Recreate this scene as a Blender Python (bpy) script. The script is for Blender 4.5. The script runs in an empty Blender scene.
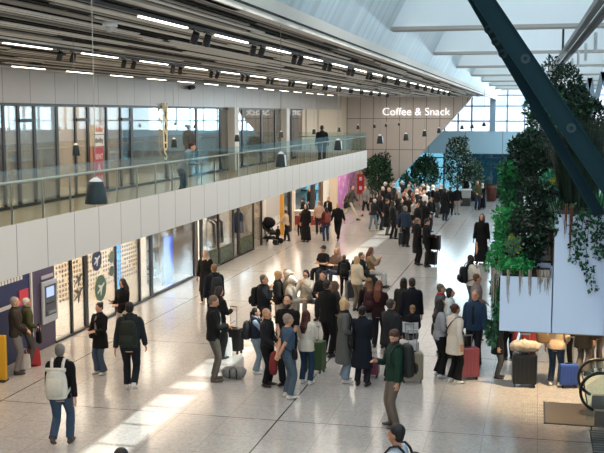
import bpy, bmesh, math, random
from mathutils import Vector, Matrix, noise as mnoise
R = math.radians
random.seed(7)
SC = bpy.context.scene
COL = SC.collection

# ------------------------------------------------------------------ camera, world, sun, exposure
FPX, CX, CY = 1000.0, 302.0, 226.5
VPX, VPY, EYE = 538.0, 114.0, 5.7
PITCH = math.atan((CY - VPY) / FPX)
YAW = math.atan((VPX - CX) / FPX * math.cos(PITCH))
CAMP = Vector((0, 0, EYE))
HD = Vector((-math.sin(YAW) * math.cos(PITCH), math.cos(YAW) * math.cos(PITCH), -math.sin(PITCH)))
RT = Vector((math.cos(YAW), math.sin(YAW), 0))
UP = RT.cross(HD)
cam_d = bpy.data.cameras.new('camera')
cam_d.sensor_width = 36.0
cam_d.lens = FPX * 36.0 / 604.0
cam_d.clip_end = 600
cam = bpy.data.objects.new('camera', cam_d)
COL.objects.link(cam)
cam.matrix_world = Matrix((
    (RT.x, UP.x, -HD.x, CAMP.x), (RT.y, UP.y, -HD.y, CAMP.y), (RT.z, UP.z, -HD.z, CAMP.z), (0, 0, 0, 1)))
SC.camera = cam
SC.view_settings.view_transform = 'Standard'
SC.view_settings.look = 'None'
SC.view_settings.gamma = 1.0
SC.view_settings.exposure = 0.70
SC.view_settings.use_curve_mapping = False
SC.cycles.max_bounces = 8
SC.cycles.transparent_max_bounces = 16
SC.cycles.caustics_reflective = False
SC.cycles.caustics_refractive = False

w = bpy.data.worlds.new('sky')
SC.world = w
w.use_nodes = True
nt = w.node_tree
nt.nodes.clear()
wo = nt.nodes.new('ShaderNodeOutputWorld')
bg = nt.nodes.new('ShaderNodeBackground')
tc = nt.nodes.new('ShaderNodeTexCoord')
sx = nt.nodes.new('ShaderNodeSeparateXYZ')
cr = nt.nodes.new('ShaderNodeValToRGB')
cr.color_ramp.elements[0].position = 0.0
cr.color_ramp.elements[0].color = (0.80, 0.93, 1.0, 1)
cr.color_ramp.elements[1].position = 0.6
cr.color_ramp.elements[1].color = (0.55, 0.78, 1.0, 1)
nt.links.new(tc.outputs['Generated'], sx.inputs[0])
nt.links.new(sx.outputs[2], cr.inputs[0])
nt.links.new(cr.outputs[0], bg.inputs[0])
bg.inputs[1].default_value = 2.0
nt.links.new(bg.outputs[0], wo.inputs[0])

def lamp(name, kind, loc, energy, col=(1, 1, 1), size=None, size_y=None, target=None, spot=None):
    d = bpy.data.lights.new(name, kind)
    d.energy = energy
    d.color = col
    if kind == 'AREA':
        d.shape = 'RECTANGLE'
        d.size = size
        d.size_y = size_y or size
    if kind in ('SPOT', 'POINT') and size:
        d.shadow_soft_size = size
    if kind == 'SPOT':
        d.spot_size = R(spot or 60)
        d.spot_blend = 0.6
    o = bpy.data.objects.new(name, d)
    COL.objects.link(o)
    o.location = loc
    if target is not None:
        o.rotation_euler = (Vector(target) - Vector(loc)).to_track_quat('-Z', 'Y').to_euler()
    return o

sun_d = bpy.data.lights.new('sun', 'SUN')
sun_d.energy = 3.6
sun_d.angle = R(0.6)
sun_d.color = (1.0, 0.95, 0.82)
sun = bpy.data.objects.new('sun', sun_d)
COL.objects.link(sun)
sun.location = (20, 20, 40)
sun.rotation_euler = Vector((-0.67, 0.02, -1.0)).to_track_quat('-Z', 'Y').to_euler()

# daylight through the skylight, strip lights over the hall, shop ceilings, gallery downlights
for k in range(9):                       # one pane of daylight per roof bay
    lamp('skylight_daylight', 'AREA', (-0.6, 7.2 + 7.72 * k, 9.72), 85, (0.91, 0.97, 1.0), 1.3, 6.6, (-0.75, 7.2 + 7.72 * k + 5.2, 2.0))
lamp('window_daylight', 'AREA', (-1, 73.2, 6.5), 2000, (0.78, 0.92, 1.0), 14, 6, (-2, 40, 2))
lamp('near_fill_light', 'AREA', (0, -5.6, 6.2), 440, (0.74, 0.88, 1.0), 12, 5, (0, 20, 4.5))  # added fill from behind the camera, where the wall has no window
lamp('hall_ceiling_wash', 'AREA', (-6.6, 32, 6.55), 950, (1.0, 0.91, 0.80), 6.0, 56, (-6.6, 32, 0))
lamp('side_window_daylight', 'AREA', (9.7, 34, 6.6), 420, (0.90, 0.95, 1.0), 50, 3.6, (-8, 34, 4.0))
lamp('shop_ceiling_wash', 'AREA', (-14.0, 29, 3.02), 1350, (1.0, 0.88, 0.74), 3.4, 22, (-14.0, 29, 0))
lamp('far_shop_ceiling_wash', 'AREA', (-14.0, 50, 3.02), 420, (1.0, 0.86, 0.70), 3.2, 18, (-14.0, 50, 0))
lamp('balcony_soffit_wash', 'AREA', (-10.2, 36, 3.02), 420, (1.0, 0.78, 0.58), 1.2, 46, (-10.2, 36, 0))
lamp('upper_shop_wash', 'AREA', (-13.9, 22, 6.55), 1250, (1.0, 0.89, 0.76), 3.6, 20, (-13.9, 22, 0))
lamp('upper_far_wash', 'AREA', (-12.9, 48, 6.55), 260, (1.0, 0.9, 0.78), 1.8, 24, (-12.9, 48, 0))
lamp('gallery_downlight', 'SPOT', (0.75, 20.6, 2.85), 420, (1.0, 0.72, 0.42), 0.1, None, (0.75, 20.8, 0), 100)
lamp('gallery_downlight', 'SPOT', (3.2, 23.6, 2.85), 380, (1.0, 0.76, 0.5), 0.1, None, (3.0, 23.8, 0), 120)

# ------------------------------------------------------------------ where a pixel of the photograph lies in the place
def ray(px, py):
    return HD + RT * ((px - CX) / FPX) + UP * ((CY - py) / FPX)
def on_z(px, py, z=0.0):
    d = ray(px, py)
    return CAMP + d * ((z - EYE) / d.z)
def on_y(px, py, y):
    d = ray(px, py)
    return CAMP + d * (y / d.y)
def on_x(px, py, x):
    d = ray(px, py)
    return CAMP + d * (x / d.x)
def project(p):
    v = Vector(p) - CAMP
    k = v.dot(HD)
    return CX + FPX * v.dot(RT) / k, CY - FPX * v.dot(UP) / k

# ------------------------------------------------------------------ materials
def lin(c):
    if isinstance(c, str):
        c = c.lstrip('#')
        c = tuple(int(c[i:i + 2], 16) / 255 for i in (0, 2, 4))
    return tuple(x / 12.92 if x <= 0.04045 else ((x + 0.055) / 1.055) ** 2.4 for x in c)
MATS = {}
def mat(name, col, rough=0.6, metal=0.0, var=0.12, scale=14.0, bump=0.0, emit=0.0, spec=0.5, emit_col=None):
    key = (name, str(col), rough, metal, var, scale, bump, emit, spec)
    if key in MATS:
        return MATS[key]
    m = bpy.data.materials.new(name)
    m.use_nodes = True
    n = m.node_tree
    b = n.nodes['Principled BSDF']
    c = lin(col)
    b.inputs['Base Color'].default_value = (*c, 1)
    b.inputs['Roughness'].default_value = rough
    b.inputs['Metallic'].default_value = metal
    b.inputs['Specular IOR Level'].default_value = spec
    if var > 0 or bump > 0:
        t = n.nodes.new('ShaderNodeTexCoord')
        z = n.nodes.new('ShaderNodeTexNoise')
        z.inputs['Scale'].default_value = scale
        z.inputs['Detail'].default_value = 4
        n.links.new(t.outputs['Object'], z.inputs['Vector'])
        if var > 0:
            x = n.nodes.new('ShaderNodeMix')
            x.data_type = 'RGBA'
            x.inputs[6].default_value = (*[v * (1 - var) for v in c], 1)
            x.inputs[7].default_value = (*[min(1, v * (1 + var)) for v in c], 1)
            n.links.new(z.outputs['Fac'], x.inputs[0])
            n.links.new(x.outputs[2], b.inputs['Base Color'])
        if bump > 0:
            bp = n.nodes.new('ShaderNodeBump')
            bp.inputs['Strength'].default_value = bump
            bp.inputs['Distance'].default_value = 0.02
            n.links.new(z.outputs['Fac'], bp.inputs['Height'])
            n.links.new(bp.outputs[0], b.inputs['Normal'])
    if emit > 0:
        b.inputs['Emission Color'].default_value = (*(lin(emit_col) if emit_col else c), 1)
        b.inputs['Emission Strength'].default_value = emit
    MATS[key] = m
    return m

def glass_mat(name, tint, reflect=0.12, rough=0.02, fres=True, k=0.55):
    """A thin pane: mostly clear with a coloured tint, more mirror-like at grazing angles."""
    m = bpy.data.materials.new(name)
    m.use_nodes = True
    n = m.node_tree
    n.nodes.clear()
    o = n.nodes.new('ShaderNodeOutputMaterial')
    t = n.nodes.new('ShaderNodeBsdfTransparent')
    t.inputs[0].default_value = (*lin(tint), 1)
    g = n.nodes.new('ShaderNodeBsdfGlossy')
    g.inputs['Roughness'].default_value = rough
    x = n.nodes.new('ShaderNodeMixShader')
    lw = n.nodes.new('ShaderNodeLayerWeight')
    lw.inputs[0].default_value = 0.35
    ma = n.nodes.new('ShaderNodeMath')
    ma.operation = 'MULTIPLY_ADD'
    ma.inputs[1].default_value = k if fres else 0.0
    ma.inputs[2].default_value = reflect
    ma.use_clamp = True
    n.links.new(lw.outputs['Fresnel'], ma.inputs[0])
    n.links.new(ma.outputs[0], x.inputs[0])
    n.links.new(t.outputs[0], x.inputs[1])
    n.links.new(g.outputs[0], x.inputs[2])
    n.links.new(x.outputs[0], o.inputs[0])
    return m

def panel_mat(name, col, joint, jw, rough=0.5, dirs='YZ', pitch=(1.0, 1.0), off=(0, 0), var=0.05, spec=0.4, metal=0.0, speck=0.0, streak=0.0, bigj=None):
    """Flat cladding or stone with dark joints at a world pitch along two of X, Y, Z."""
    m = bpy.data.materials.new(name)
    m.use_nodes = True
    n = m.node_tree
    b = n.nodes['Principled BSDF']
    b.inputs['Roughness'].default_value = rough
    b.inputs['Specular IOR Level'].default_value = spec
    b.inputs['Metallic'].default_value = metal
    t = n.nodes.new('ShaderNodeTexCoord')
    s = n.nodes.new('ShaderNodeSeparateXYZ')
    n.links.new(t.outputs['Object'], s.inputs[0])
    def M(op, a, bb=None, c=None):
        q = n.nodes.new('ShaderNodeMath')
        q.operation = op
        for i, v in enumerate((a, bb, c)):
            if v is None:
                continue
            if isinstance(v, (int, float)):
                q.inputs[i].default_value = v
            else:
                n.links.new(v, q.inputs[i])
        return q.outputs[0]
    lines = None
    def add_line(d, p, f, width):
        nonlocal lines
        a = M('ADD', s.outputs['XYZ'.index(d)], 1000 * p - f)
        a = M('MODULO', a, p)
        a = M('LESS_THAN', a, width)
        lines = a if lines is None else M('MAXIMUM', lines, a)
    for d, p, f in zip(dirs, pitch, off):
        if p:
            add_line(d, p, f, jw)
    c = lin(col)
    z = n.nodes.new('ShaderNodeTexNoise')
    z.inputs['Scale'].default_value = 1.3
    z.inputs['Detail'].default_value = 5
    n.links.new(t.outputs['Object'], z.inputs['Vector'])
    x = n.nodes.new('ShaderNodeMix')
    x.data_type = 'RGBA'
    x.inputs[6].default_value = (*[v * (1 - var) for v in c], 1)
    x.inputs[7].default_value = (*[v * (1 + var) for v in c], 1)
    n.links.new(z.outputs['Fac'], x.inputs[0])
    out = x.outputs[2]
    if speck:
        v = n.nodes.new('ShaderNodeTexVoronoi')
        v.inputs['Scale'].default_value = 26
        n.links.new(t.outputs['Object'], v.inputs['Vector'])
        k = n.nodes.new('ShaderNodeMix')
        k.data_type = 'RGBA'
        k.blend_type = 'MULTIPLY'
        k.inputs[0].default_value = speck
        n.links.new(out, k.inputs[6])
        n.links.new(v.outputs['Color'], k.inputs[7])
        h = n.nodes.new('ShaderNodeHueSaturation')
        h.inputs['Saturation'].default_value = 0.35
        h.inputs['Value'].default_value = 1.0 + speck * 0.5
        n.links.new(k.outputs[2], h.inputs['Color'])
        out = h.outputs[0]
    if streak:
        wv = n.nodes.new('ShaderNodeTexNoise')
        mp = n.nodes.new('ShaderNodeMapping')
        mp.inputs['Scale'].default_value = (0.05, 5.0, 0.05)
        n.links.new(t.outputs['Object'], mp.inputs[0])
        wv.inputs['Scale'].default_value = 1.0
        wv.inputs['Detail'].default_value = 3
        n.links.new(mp.outputs[0], wv.inputs['Vector'])
        k = n.nodes.new('ShaderNodeMix')
        k.data_type = 'RGBA'
        k.inputs[7].default_value = (*[v * (1 - streak) for v in c], 1)
        n.links.new(out, k.inputs[6])
        r_ = n.nodes.new('ShaderNodeValToRGB')
        r_.color_ramp.elements[0].position = 0.42
        r_.color_ramp.elements[1].position = 0.62
        n.links.new(wv.outputs['Fac'], r_.inputs[0])
        n.links.new(r_.outputs[0], k.inputs[0])
        out = k.outputs[2]
    if lines is not None:
        k = n.nodes.new('ShaderNodeMix')
        k.data_type = 'RGBA'
        k.inputs[7].default_value = (*lin(joint), 1)
        n.links.new(lines, k.inputs[0])
        n.links.new(out, k.inputs[6])
        out = k.outputs[2]
        if bigj:
            lines = None
            for d, p, f, wd in bigj[1]:
                add_line(d, p, f, wd)
            k = n.nodes.new('ShaderNodeMix')
            k.data_type = 'RGBA'
            k.inputs[7].default_value = (*lin(bigj[0]), 1)
            n.links.new(lines, k.inputs[0])
            n.links.new(out, k.inputs[6])
            out = k.outputs[2]
    n.links.new(out, b.inputs['Base Color'])
    return m

# ------------------------------------------------------------------ meshes
class MB:
    def __init__(s):
        s.v, s.f = [], []
    def add(s, vs, fs):
        o = len(s.v)
        s.v += [tuple(v) for v in vs]
        s.f += [tuple(o + i for i in f) for f in fs]
        return s
    def box(s, a, b):
        (x0, y0, z0), (x1, y1, z1) = [min(p, q) for p, q in zip(a, b)], [max(p, q) for p, q in zip(a, b)]
        return s.add([(x0, y0, z0), (x1, y0, z0), (x1, y1, z0), (x0, y1, z0), (x0, y0, z1), (x1, y0, z1), (x1, y1, z1), (x0, y1, z1)],
                     [(3, 2, 1, 0), (4, 5, 6, 7), (0, 1, 5, 4), (1, 2, 6, 5), (2, 3, 7, 6), (3, 0, 4, 7)])
    def cbox(s, c, d):
        return s.box([c[i] - d[i] / 2 for i in range(3)], [c[i] + d[i] / 2 for i in range(3)])
    def bar(s, p, q, wdt, hgt, up=(0, 0, 1)):
        p, q, up = Vector(p), Vector(q), Vector(up)
        t = (q - p).normalized()
        a = t.cross(up).normalized() * (wdt / 2)
        b = a.cross(t).normalized() * (hgt / 2)
        vs = [p - a - b, p + a - b, p + a + b, p - a + b, q - a - b, q + a - b, q + a + b, q - a + b]
        return s.add(vs, [(0, 1, 2, 3), (7, 6, 5, 4), (4, 5, 1, 0), (5, 6, 2, 1), (6, 7, 3, 2), (7, 4, 0, 3)])
    def loft(s, pts, rad, n=12, ref=(1, 0, 0), cap=True):
        pts = [Vector(p) for p in pts]
        ref = Vector(ref)
        o = len(s.v)
        m = len(pts)
        rings = []
        for i, p in enumerate(pts):
            t = (pts[min(i + 1, m - 1)] - pts[max(i - 1, 0)])
            t = t.normalized() if t.length > 1e-6 else Vector((0, 0, 1))
            a = ref - t * ref.dot(t)
            if a.length < 1e-3:
                a = Vector((0, 1, 0)) - t * t.y
            a.normalize()
            b = t.cross(a)
            r = rad[i]
            ra, rb = r if isinstance(r, tuple) else (r, r)
            rings.append([p + a * (ra * math.cos(2 * math.pi * k / n)) + b * (rb * math.sin(2 * math.pi * k / n)) for k in range(n)])
        fs = []
        for i in range(m - 1):
            for k in range(n):
                k2 = (k + 1) % n
                fs.append((i * n + k, i * n + k2, (i + 1) * n + k2, (i + 1) * n + k))
        if cap:
            fs.append(tuple(reversed(range(n))))
            fs.append(tuple((m - 1) * n + k for k in range(n)))
        return s.add([v for r in rings for v in r], fs)
    def ball(s, c, r, n=12, m=8, rot=None):
        c = Vector(c)
        r = r if isinstance(r, tuple) else (r, r, r)
        vs, fs = [], []
        for j in range(1, m):
            th = math.pi * j / m
            for k in range(n):
                ph = 2 * math.pi * k / n
                v = Vector((r[0] * math.sin(th) * math.cos(ph), r[1] * math.sin(th) * math.sin(ph), r[2] * math.cos(th)))
                vs.append(v)
        vs += [Vector((0, 0, r[2])), Vector((0, 0, -r[2]))]
        if rot is not None:
            vs = [rot @ v for v in vs]
        a, b = len(vs) - 2, len(vs) - 1
        for k in range(n):
            k2 = (k + 1) % n
            fs.append((a, k, k2))
            for j in range(m - 2):
                fs.append((j * n + k, (j + 1) * n + k, (j + 1) * n + k2, j * n + k2))
            fs.append((b, (m - 2) * n + k2, (m - 2) * n + k))
        return s.add([c + v for v in vs], fs)
    def cyl(s, p, q, r, r2=None, n=14):
        return s.loft([p, q], [r, r if r2 is None else r2], n)
    def prism(s, poly, off):
        off = Vector(off)
        k = len(poly)
        vs = [Vector(p) for p in poly] + [Vector(p) + off for p in poly]
        return s.add(vs, [tuple(range(k)), tuple(reversed(range(k, 2 * k)))] + [(i, k + i, k + (i + 1) % k, (i + 1) % k) for i in range(k)])
    def mesh(s, name, m, smooth=False, bevel=0):
        me = bpy.data.meshes.new(name)
        me.from_pydata(s.v, [], s.f)
        bm = bmesh.new()
        bm.from_mesh(me)
        bmesh.ops.recalc_face_normals(bm, faces=bm.faces)
        if bevel:
            ed = [e for e in bm.edges if len(e.link_faces) == 2 and e.calc_face_angle(0) > 0.6]
            bmesh.ops.bevel(bm, geom=ed, offset=bevel, segments=2, profile=0.6, affect='EDGES')
        bm.to_mesh(me)
        bm.free()
        if m:
            me.materials.append(m)
        if smooth:
            me.polygons.foreach_set('use_smooth', [True] * len(me.polygons))
        return me
    def obj(s, name, m, parent=None, smooth=False, bevel=0):
        o = bpy.data.objects.new(name, s.mesh(name, m, smooth, bevel))
        COL.objects.link(o)
        if parent:
            o.parent = parent
        return o

def tag(o, label=None, cat=None, group=None, kind=None):
    if label:
        o['label'] = label
    if cat:
        o['category'] = cat
    if group:
        o['group'] = group
    if kind:
        o['kind'] = kind
    return o
def thing(name, label, cat, loc=(0, 0, 0), rz=0.0, group=None, scale=1.0):
    o = bpy.data.objects.new(name, None)
    o.empty_display_size = 0.2
    COL.objects.link(o)
    o.location = loc
    o.rotation_euler = (0, 0, rz)
    o.scale = (scale,) * 3
    return tag(o, label, cat, group)
def struct(name, mb, m, smooth=False):
    return tag(mb.obj(name, m, None, smooth), kind='structure')
def kids(o):
    return [c for c in COL.objects if c.parent == o]
def dup(root, loc, rz=None, label=None, group=None):
    def cp(o, par):
        c = o.copy()
        COL.objects.link(c)
        if par:
            c.parent = par
        for ch in o.children:
            cp(ch, c)
        return c
    r = cp(root, None)
    r.location = loc
    if rz is not None:
        r.rotation_euler = (0, 0, rz)
    if label:
        r['label'] = label
    if group:
        r['group'] = group
    return r
def text_mesh(name, body, m, size, extrude=0.01, parent=None, align='CENTER', bold=0.0):
    cu = bpy.data.curves.new(name, 'FONT')
    cu.body = body
    cu.size = size
    cu.extrude = extrude
    cu.offset = bold
    cu.align_x = align
    cu.align_y = 'CENTER'
    t = bpy.data.objects.new(name + '_src', cu)
    COL.objects.link(t)
    dg = bpy.context.evaluated_depsgraph_get()
    me = bpy.data.meshes.new_from_object(t.evaluated_get(dg))
    bpy.data.objects.remove(t)
    bpy.data.curves.remove(cu)
    me.materials.clear()
    me.materials.append(m)
    o = bpy.data.objects.new(name, me)
    COL.objects.link(o)
    if parent:
        o.parent = parent
    return o
FACE_RIGHT = (R(90), 0, R(90))      # lettering on a wall that looks towards +X
FACE_CAM = (R(90), 0, 0)            # lettering on a wall that looks towards -Y
# ------------------------------------------------------------------ shared materials
WX = -11.6                                   # shopfront line, both floors
FX = -8.05                                   # balcony fascia
CEIL = 6.72
UPF = 3.55                                   # upper floor level
M_floor = panel_mat('terrazzo', '#b6b0a8', '#9c968e', 0.012, rough=0.16, dirs='XY', pitch=(0.95, 0.95), off=(-4.62, 0.4), var=0.06, spec=0.6, speck=0.3,
                    bigj=('#4d4742', [('X', 5.7, -4.62, 0.03), ('Y', 5.7, 17.6, 0.025)]))
M_clad = panel_mat('grey_cladding', '#b4aca4', '#6f6963', 0.025, rough=0.35, dirs='YX', pitch=(1.25, 1.25), off=(22.8, 0), var=0.10)
M_fascia = panel_mat('fascia_panels', '#ddd5cc', '#8c857e', 0.022, rough=0.4, dirs='Y', pitch=(1.03,), off=(16.43,), var=0.03)
M_coffee = panel_mat('wall_panels', '#c4bab0', '#6a625c', 0.035, rough=0.5, dirs='XZ', pitch=(0.82, 1.9), off=(-9.1, 1.6), var=0.05)
M_white = mat('white_paint', '#dcdad4', 0.5, var=0.03, scale=2)
M_cream = mat('cream_wall', '#d9c8b0', 0.6, var=0.05, scale=1)
M_black = mat('black_metal', '#161617', 0.4, var=0.1)
M_dark = mat('dark_metal', '#2a2b2d', 0.45, var=0.1)
M_slat = mat('slat_paint', '#dcd5ca', 0.55, var=0.05, scale=3)
M_plenum = mat('plenum', '#2b2825', 0.9, var=0.1)
M_roofw = mat('roof_white', '#dfe6e8', 0.5, var=0.03, scale=2)
M_steel = mat('steel', '#9fa3a6', 0.3, 0.9, var=0.05)
M_rail = mat('brushed_rail', '#b7b3aa', 0.28, 0.9, var=0.04)
M_teal = mat('dark_teal_paint', '#162f35', 0.75, var=0.12, scale=6, spec=0.15)
M_ins = mat('dark_shop_wall', '#3b342f', 0.7, var=0.2, scale=2)
G_shop = glass_mat('shop_glass', '#f6f8f7', 0.06, k=.35)
G_upper = glass_mat('upper_glass', '#eef4f5', 0.18, k=.55)
G_bal = glass_mat('balustrade_glass', '#f1f8f6', 0.03, k=.25)
G_far = glass_mat('far_glass', '#f2f9fc', 0.05)
G_farlow = glass_mat('far_low_glass', '#a3c4cb', 0.08)

# ------------------------------------------------------------------ the hall
struct('floor', MB().box((-17, -6, -0.2), (10, 74, 0)), M_floor)
# slatted ceiling over the left half: pale baffles, dark strips painting the gap shade
sl, sd, sm_ = MB(), MB(), MB()
x = -11.5
rs_ = random.Random(3)
while x < -2.95:
    wd_ = rs_.choice((.045, .06, .075, .09))
    gap = rs_.choice((.05, .07, .09, .13))
    ya = -4.0
    while ya < 61.5:
        yb = min(61.5, ya + rs_.uniform(3, 12))
        zz = CEIL + rs_.choice((0, 0, .02, .05))
        (sl if rs_.random() < .6 else sm_).box((x, ya, zz), (x + wd_, yb, zz + 0.014))
        ya = yb + rs_.choice((0, 0, .4, 1.2))
    sd.box((x + wd_, -4, CEIL + .06), (x + wd_ + gap, 61.5, CEIL + 0.08))
    x += wd_ + gap
struct('ceiling', sl, M_slat)
struct('ceiling_grey_baffles', sm_, mat('baffle_grey', '#8f877c', 0.7, var=0.1, scale=1))
struct('ceiling_gap_shade', sd, mat('gap_shade', '#211e1b', 0.9, var=0.15, scale=1))
cr_ = MB()
y = 8.0
while y < 61:
    cr_.box((-11.55, y, CEIL + 0.07), (-2.95, y + 0.06, CEIL + 0.11))
    y += 1.9
struct('ceiling_cross_rails', cr_, M_dark)
struct('ceiling_plenum', MB().box((-17, -6, CEIL + 0.45), (-3.0, 74, CEIL + 0.6)), M_plenum)
struct('trim_1', MB().box((-2.99, -6, CEIL), (-2.86, 74, 6.95)), mat('soffit_edge', '#c9bfb2', 0.5, var=0.03, scale=1))
# inclined lining wall between the soffit edge and the skylight
M_lining = panel_mat('ribbed_lining', '#bcc7cb', '#aab5bb', 0.03, rough=0.42, dirs='Y', pitch=(1.3,), off=(0.2,), var=0.05, streak=0.22)
struct('wall_lining', MB().prism([(-2.86, -6, 6.95), (-1.36, -6, 9.85), (-1.5, -6, 9.9), (-3.0, -6, 6.95)], (0, 80, 0)), M_lining)
# roof beams across the hall
for k in range(8):
    yb = 11.0 + 7.72 * k
    b = MB()
    b.prism([(-2.72, yb, 7.3), (6.5, yb, 7.3), (6.5, yb, 9.75), (-1.46, yb, 9.75)], (0, 0.34, 0))
    struct('roof_beam', b, M_roofw)
    struct('roof_beam_flange', MB().box((-2.7, yb - 0.07, 7.24), (6.5, yb + 0.41, 7.3)), mat('beam_flange', '#a19d95', 0.5, var=0.03))
struct('roof', MB().box((0.06, -6, 9.8), (10.2, 74, 10.0)), M_roofw)
struct('roof_deck', MB().box((-17, -6, 9.9), (-0.75, 74, 10.1)), M_roofw)
struct('skylight_glass', MB().box((-0.75, -6, 9.95), (0.06, 74, 9.97)), glass_mat('roof_glass', '#f4fbff', 0.02, fres=False))
gb = MB()
y = -5.5
while y < 73:
    gb.box((-0.75, y, 9.8), (0.06, y + 0.09, 9.94))
    y += 1.16
struct('skylight_bars', gb, M_white)
# outer walls
struct('wall_right', MB().box((10, -6, 0), (10.2, 74, 4.6)).box((10, -6, 8.6), (10.2, 74, 10)), M_white)
struct('window_3', MB().box((10.08, -6, 4.6), (10.1, 74, 8.6)), G_far)
wr = MB()
for k in range(40):
    wr.box((10.0, -5 + 2 * k, 4.6), (10.16, -4.9 + 2 * k, 8.6))
struct('window_frame_right', wr, M_white)
struct('wall_back', MB().box((-17, -6.2, 0), (10.2, -6, 10)), M_white)
struct('wall_left', MB().box((-17.2, -6, 0), (-17, 74, 10)), M_cream)
# upper grey cladding band above the upper shopfront
struct('wall_cladding', MB().box((WX - 0.15, -2, 5.95), (WX, 61.5, CEIL + 0.3)), M_clad)
# balcony
struct('balcony_slab', MB().box((-17, -2, 3.16), (FX - 0.06, 48.1, UPF)), mat('balcony_floor', '#cdb594', 0.25, var=0.08, scale=2))
struct('balcony_slab_end', MB().box((-17, 48.1, 3.16), (-11.3, 61.5, UPF)), M_white)
struct('balcony_fascia', MB().box((FX - 0.06, -2, 3.11), (FX, 48.16, 3.95)).box((FX - 0.06, 48.1, 3.11), (-11.6, 48.16, 3.95)), M_fascia)
# coffee wall with its slanted edge
cw = MB().prism([(-11.9, 61.5, 0), (-9.85, 61.5, 0), (-3.35, 61.5, 7.3), (-11.9, 61.5, 7.3)], (0, 0.5, 0))
struct('wall_coffee', cw, M_coffee)
# left wall beyond the balcony
struct('wall_side', MB().box((WX - 0.2, 60.0, 0), (WX + 0.02, 61.5, 6.9)), M_cream)
struct('wall_upper_end', MB().box((WX - 0.2, 49.5, UPF), (WX, 61.5, 5.95)), M_cream)

# far glazed wall
YF = 72.0
struct('wall_far_band', MB().box((-17, YF, 2.9), (10, YF + 0.4, 4.5)), panel_mat('far_band', '#bfe0ee', '#8b9aa3', 0.05, rough=0.5, dirs='X', pitch=(2.6,), off=(-2.4,), var=0.02))
struct('window_1', MB().box((-17, YF + 0.18, 4.5), (10, YF + 0.2, 10)), G_far)
wf = MB()
for px in (445, 458.5, 472, 507.5, 525, 541, 557, 573, 589):
    X = on_y(px, 105, YF).x
    wf.box((X - 0.06, YF, 4.5), (X + 0.06, YF + 0.16, 10))
X = on_y(493, 105, YF).x
wf.box((X - 0.2, YF - 0.1, 4.5), (X + 0.2, YF + 0.2, 10))
for z in (5.2, 6.25, 7.0, 7.65, 8.5):
    wf.box((-17, YF, z - 0.05), (10, YF + 0.15, z + 0.05))
struct('window_frame', wf, mat('mullion_paint', '#9fb4c4', 0.5, var=0.03))
struct('window_2', MB().box((-17, YF + 0.18, 0), (10, YF + 0.2, 2.9)), G_farlow)
wl = MB()
for k in range(16):
    X = -13.2 + 1.35 * k
    wl.box((X - 0.05, YF + 0.02, 0), (X + 0.05, YF + 0.16, 2.9))
for z in (0.06, 1.9, 2.6):
    wl.box((-17, YF + 0.02, z - 0.04), (10, YF + 0.15, z + 0.04))
struct('window_frame_lower', wl, mat('navy_frame', '#16344a', 0.5, var=0.05))
struct('ground_outside', MB().box((-80, 74.2, -0.3), (80, 300, -0.05)), mat('asphalt', '#c3c8cb', 0.8, var=0.1, scale=0.3))
# lobby behind the lower glass
struct('wall_lobby', MB().box((-5.5, 78, -0.05), (10, 78.3, 4.4)), mat('lobby_blue', '#1b404a', 0.6, var=0.25, scale=0.6))
ob = thing('office_building', 'distant pale pink building seen through the high window at the far end', 'building', (-3, 170, 0))
MB().box((-16, 0, 0), (18, 14, 9.6)).obj('facade', mat('pink_render', '#f0d6d3', 0.8, var=0.05, scale=0.2), ob)
MB().box((-16.4, -0.4, 9.6), (18.4, 14.4, 10.2)).obj('roof', mat('roof_grey', '#a9adb0', 0.7), ob)
for k in range(9):
    MB().box((-14.6 + 3.6 * k, -0.1, 6.4), (-13.0 + 3.6 * k, 0.0, 8.4)).obj('window', mat('far_window', '#cfd9de', 0.2), ob)

# right-hand gallery and the floor under it
struct('gallery_slab', MB().box((-0.34, 12.95, 2.95), (10, 44, UPF)), mat('gallery_concrete', '#c9ccce', 0.6, var=0.05))
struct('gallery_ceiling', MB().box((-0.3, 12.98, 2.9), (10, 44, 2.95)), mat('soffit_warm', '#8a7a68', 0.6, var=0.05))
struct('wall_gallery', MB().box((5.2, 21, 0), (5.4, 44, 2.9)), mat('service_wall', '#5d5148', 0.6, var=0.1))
for yc in (27.5, 35.5):
    struct('column', MB().cyl((0.9, yc, 0), (0.9, yc, 2.95), 0.3, n=24), M_white, True)

# ------------------------------------------------------------------ upper shopfront
struct('window_upper', MB().box((WX - 0.04, -2, UPF), (WX - 0.02, 49.5, 5.95)), G_upper)
mu = MB()
for px, wd in ((19, .06), (35, .06), (57.5, .06), (76, .04), (88.5, .06), (107, .05), (121, .05), (132, .10), (167, .10), (197, .10),
               (221, .10), (243, .10), (262, .10), (275.5, .10), (292, .10), (306, .1), (318, .1), (4, .05)):
    Y = on_x(px, 130, WX).y
    mu.box((WX - 0.05, Y - wd, UPF), (WX + 0.0, Y + wd, 5.95))
for a, b, z in ((19, 35, 5.55), (76, 88.5, 5.55), (121, 132, 5.55)):
    mu.box((WX - 0.08, on_x(a, 130, WX).y, z - .04), (WX + 0.04, on_x(b, 130, WX).y, z + .04))
mu.box((WX - 0.08, -2, UPF), (WX + 0.04, 49.5, UPF + 0.07))
for Y in (3, 6.5, 10, 13.5, 17):
    mu.box((WX - 0.05, Y - .05, UPF), (WX, Y + .05, 5.95))
mu.box((WX - 0.08, -2, 5.88), (WX + 0.04, 49.5, 5.95))
struct('window_frame_upper', mu, M_black)
for px in (232, 284):
    Y = on_x(px, 130, WX + 0.1).y
    struct('column_upper', MB().box((WX + 0.02, Y - 0.28, UPF), (WX + 0.3, Y + 0.28, 5.95)), M_white)
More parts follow.
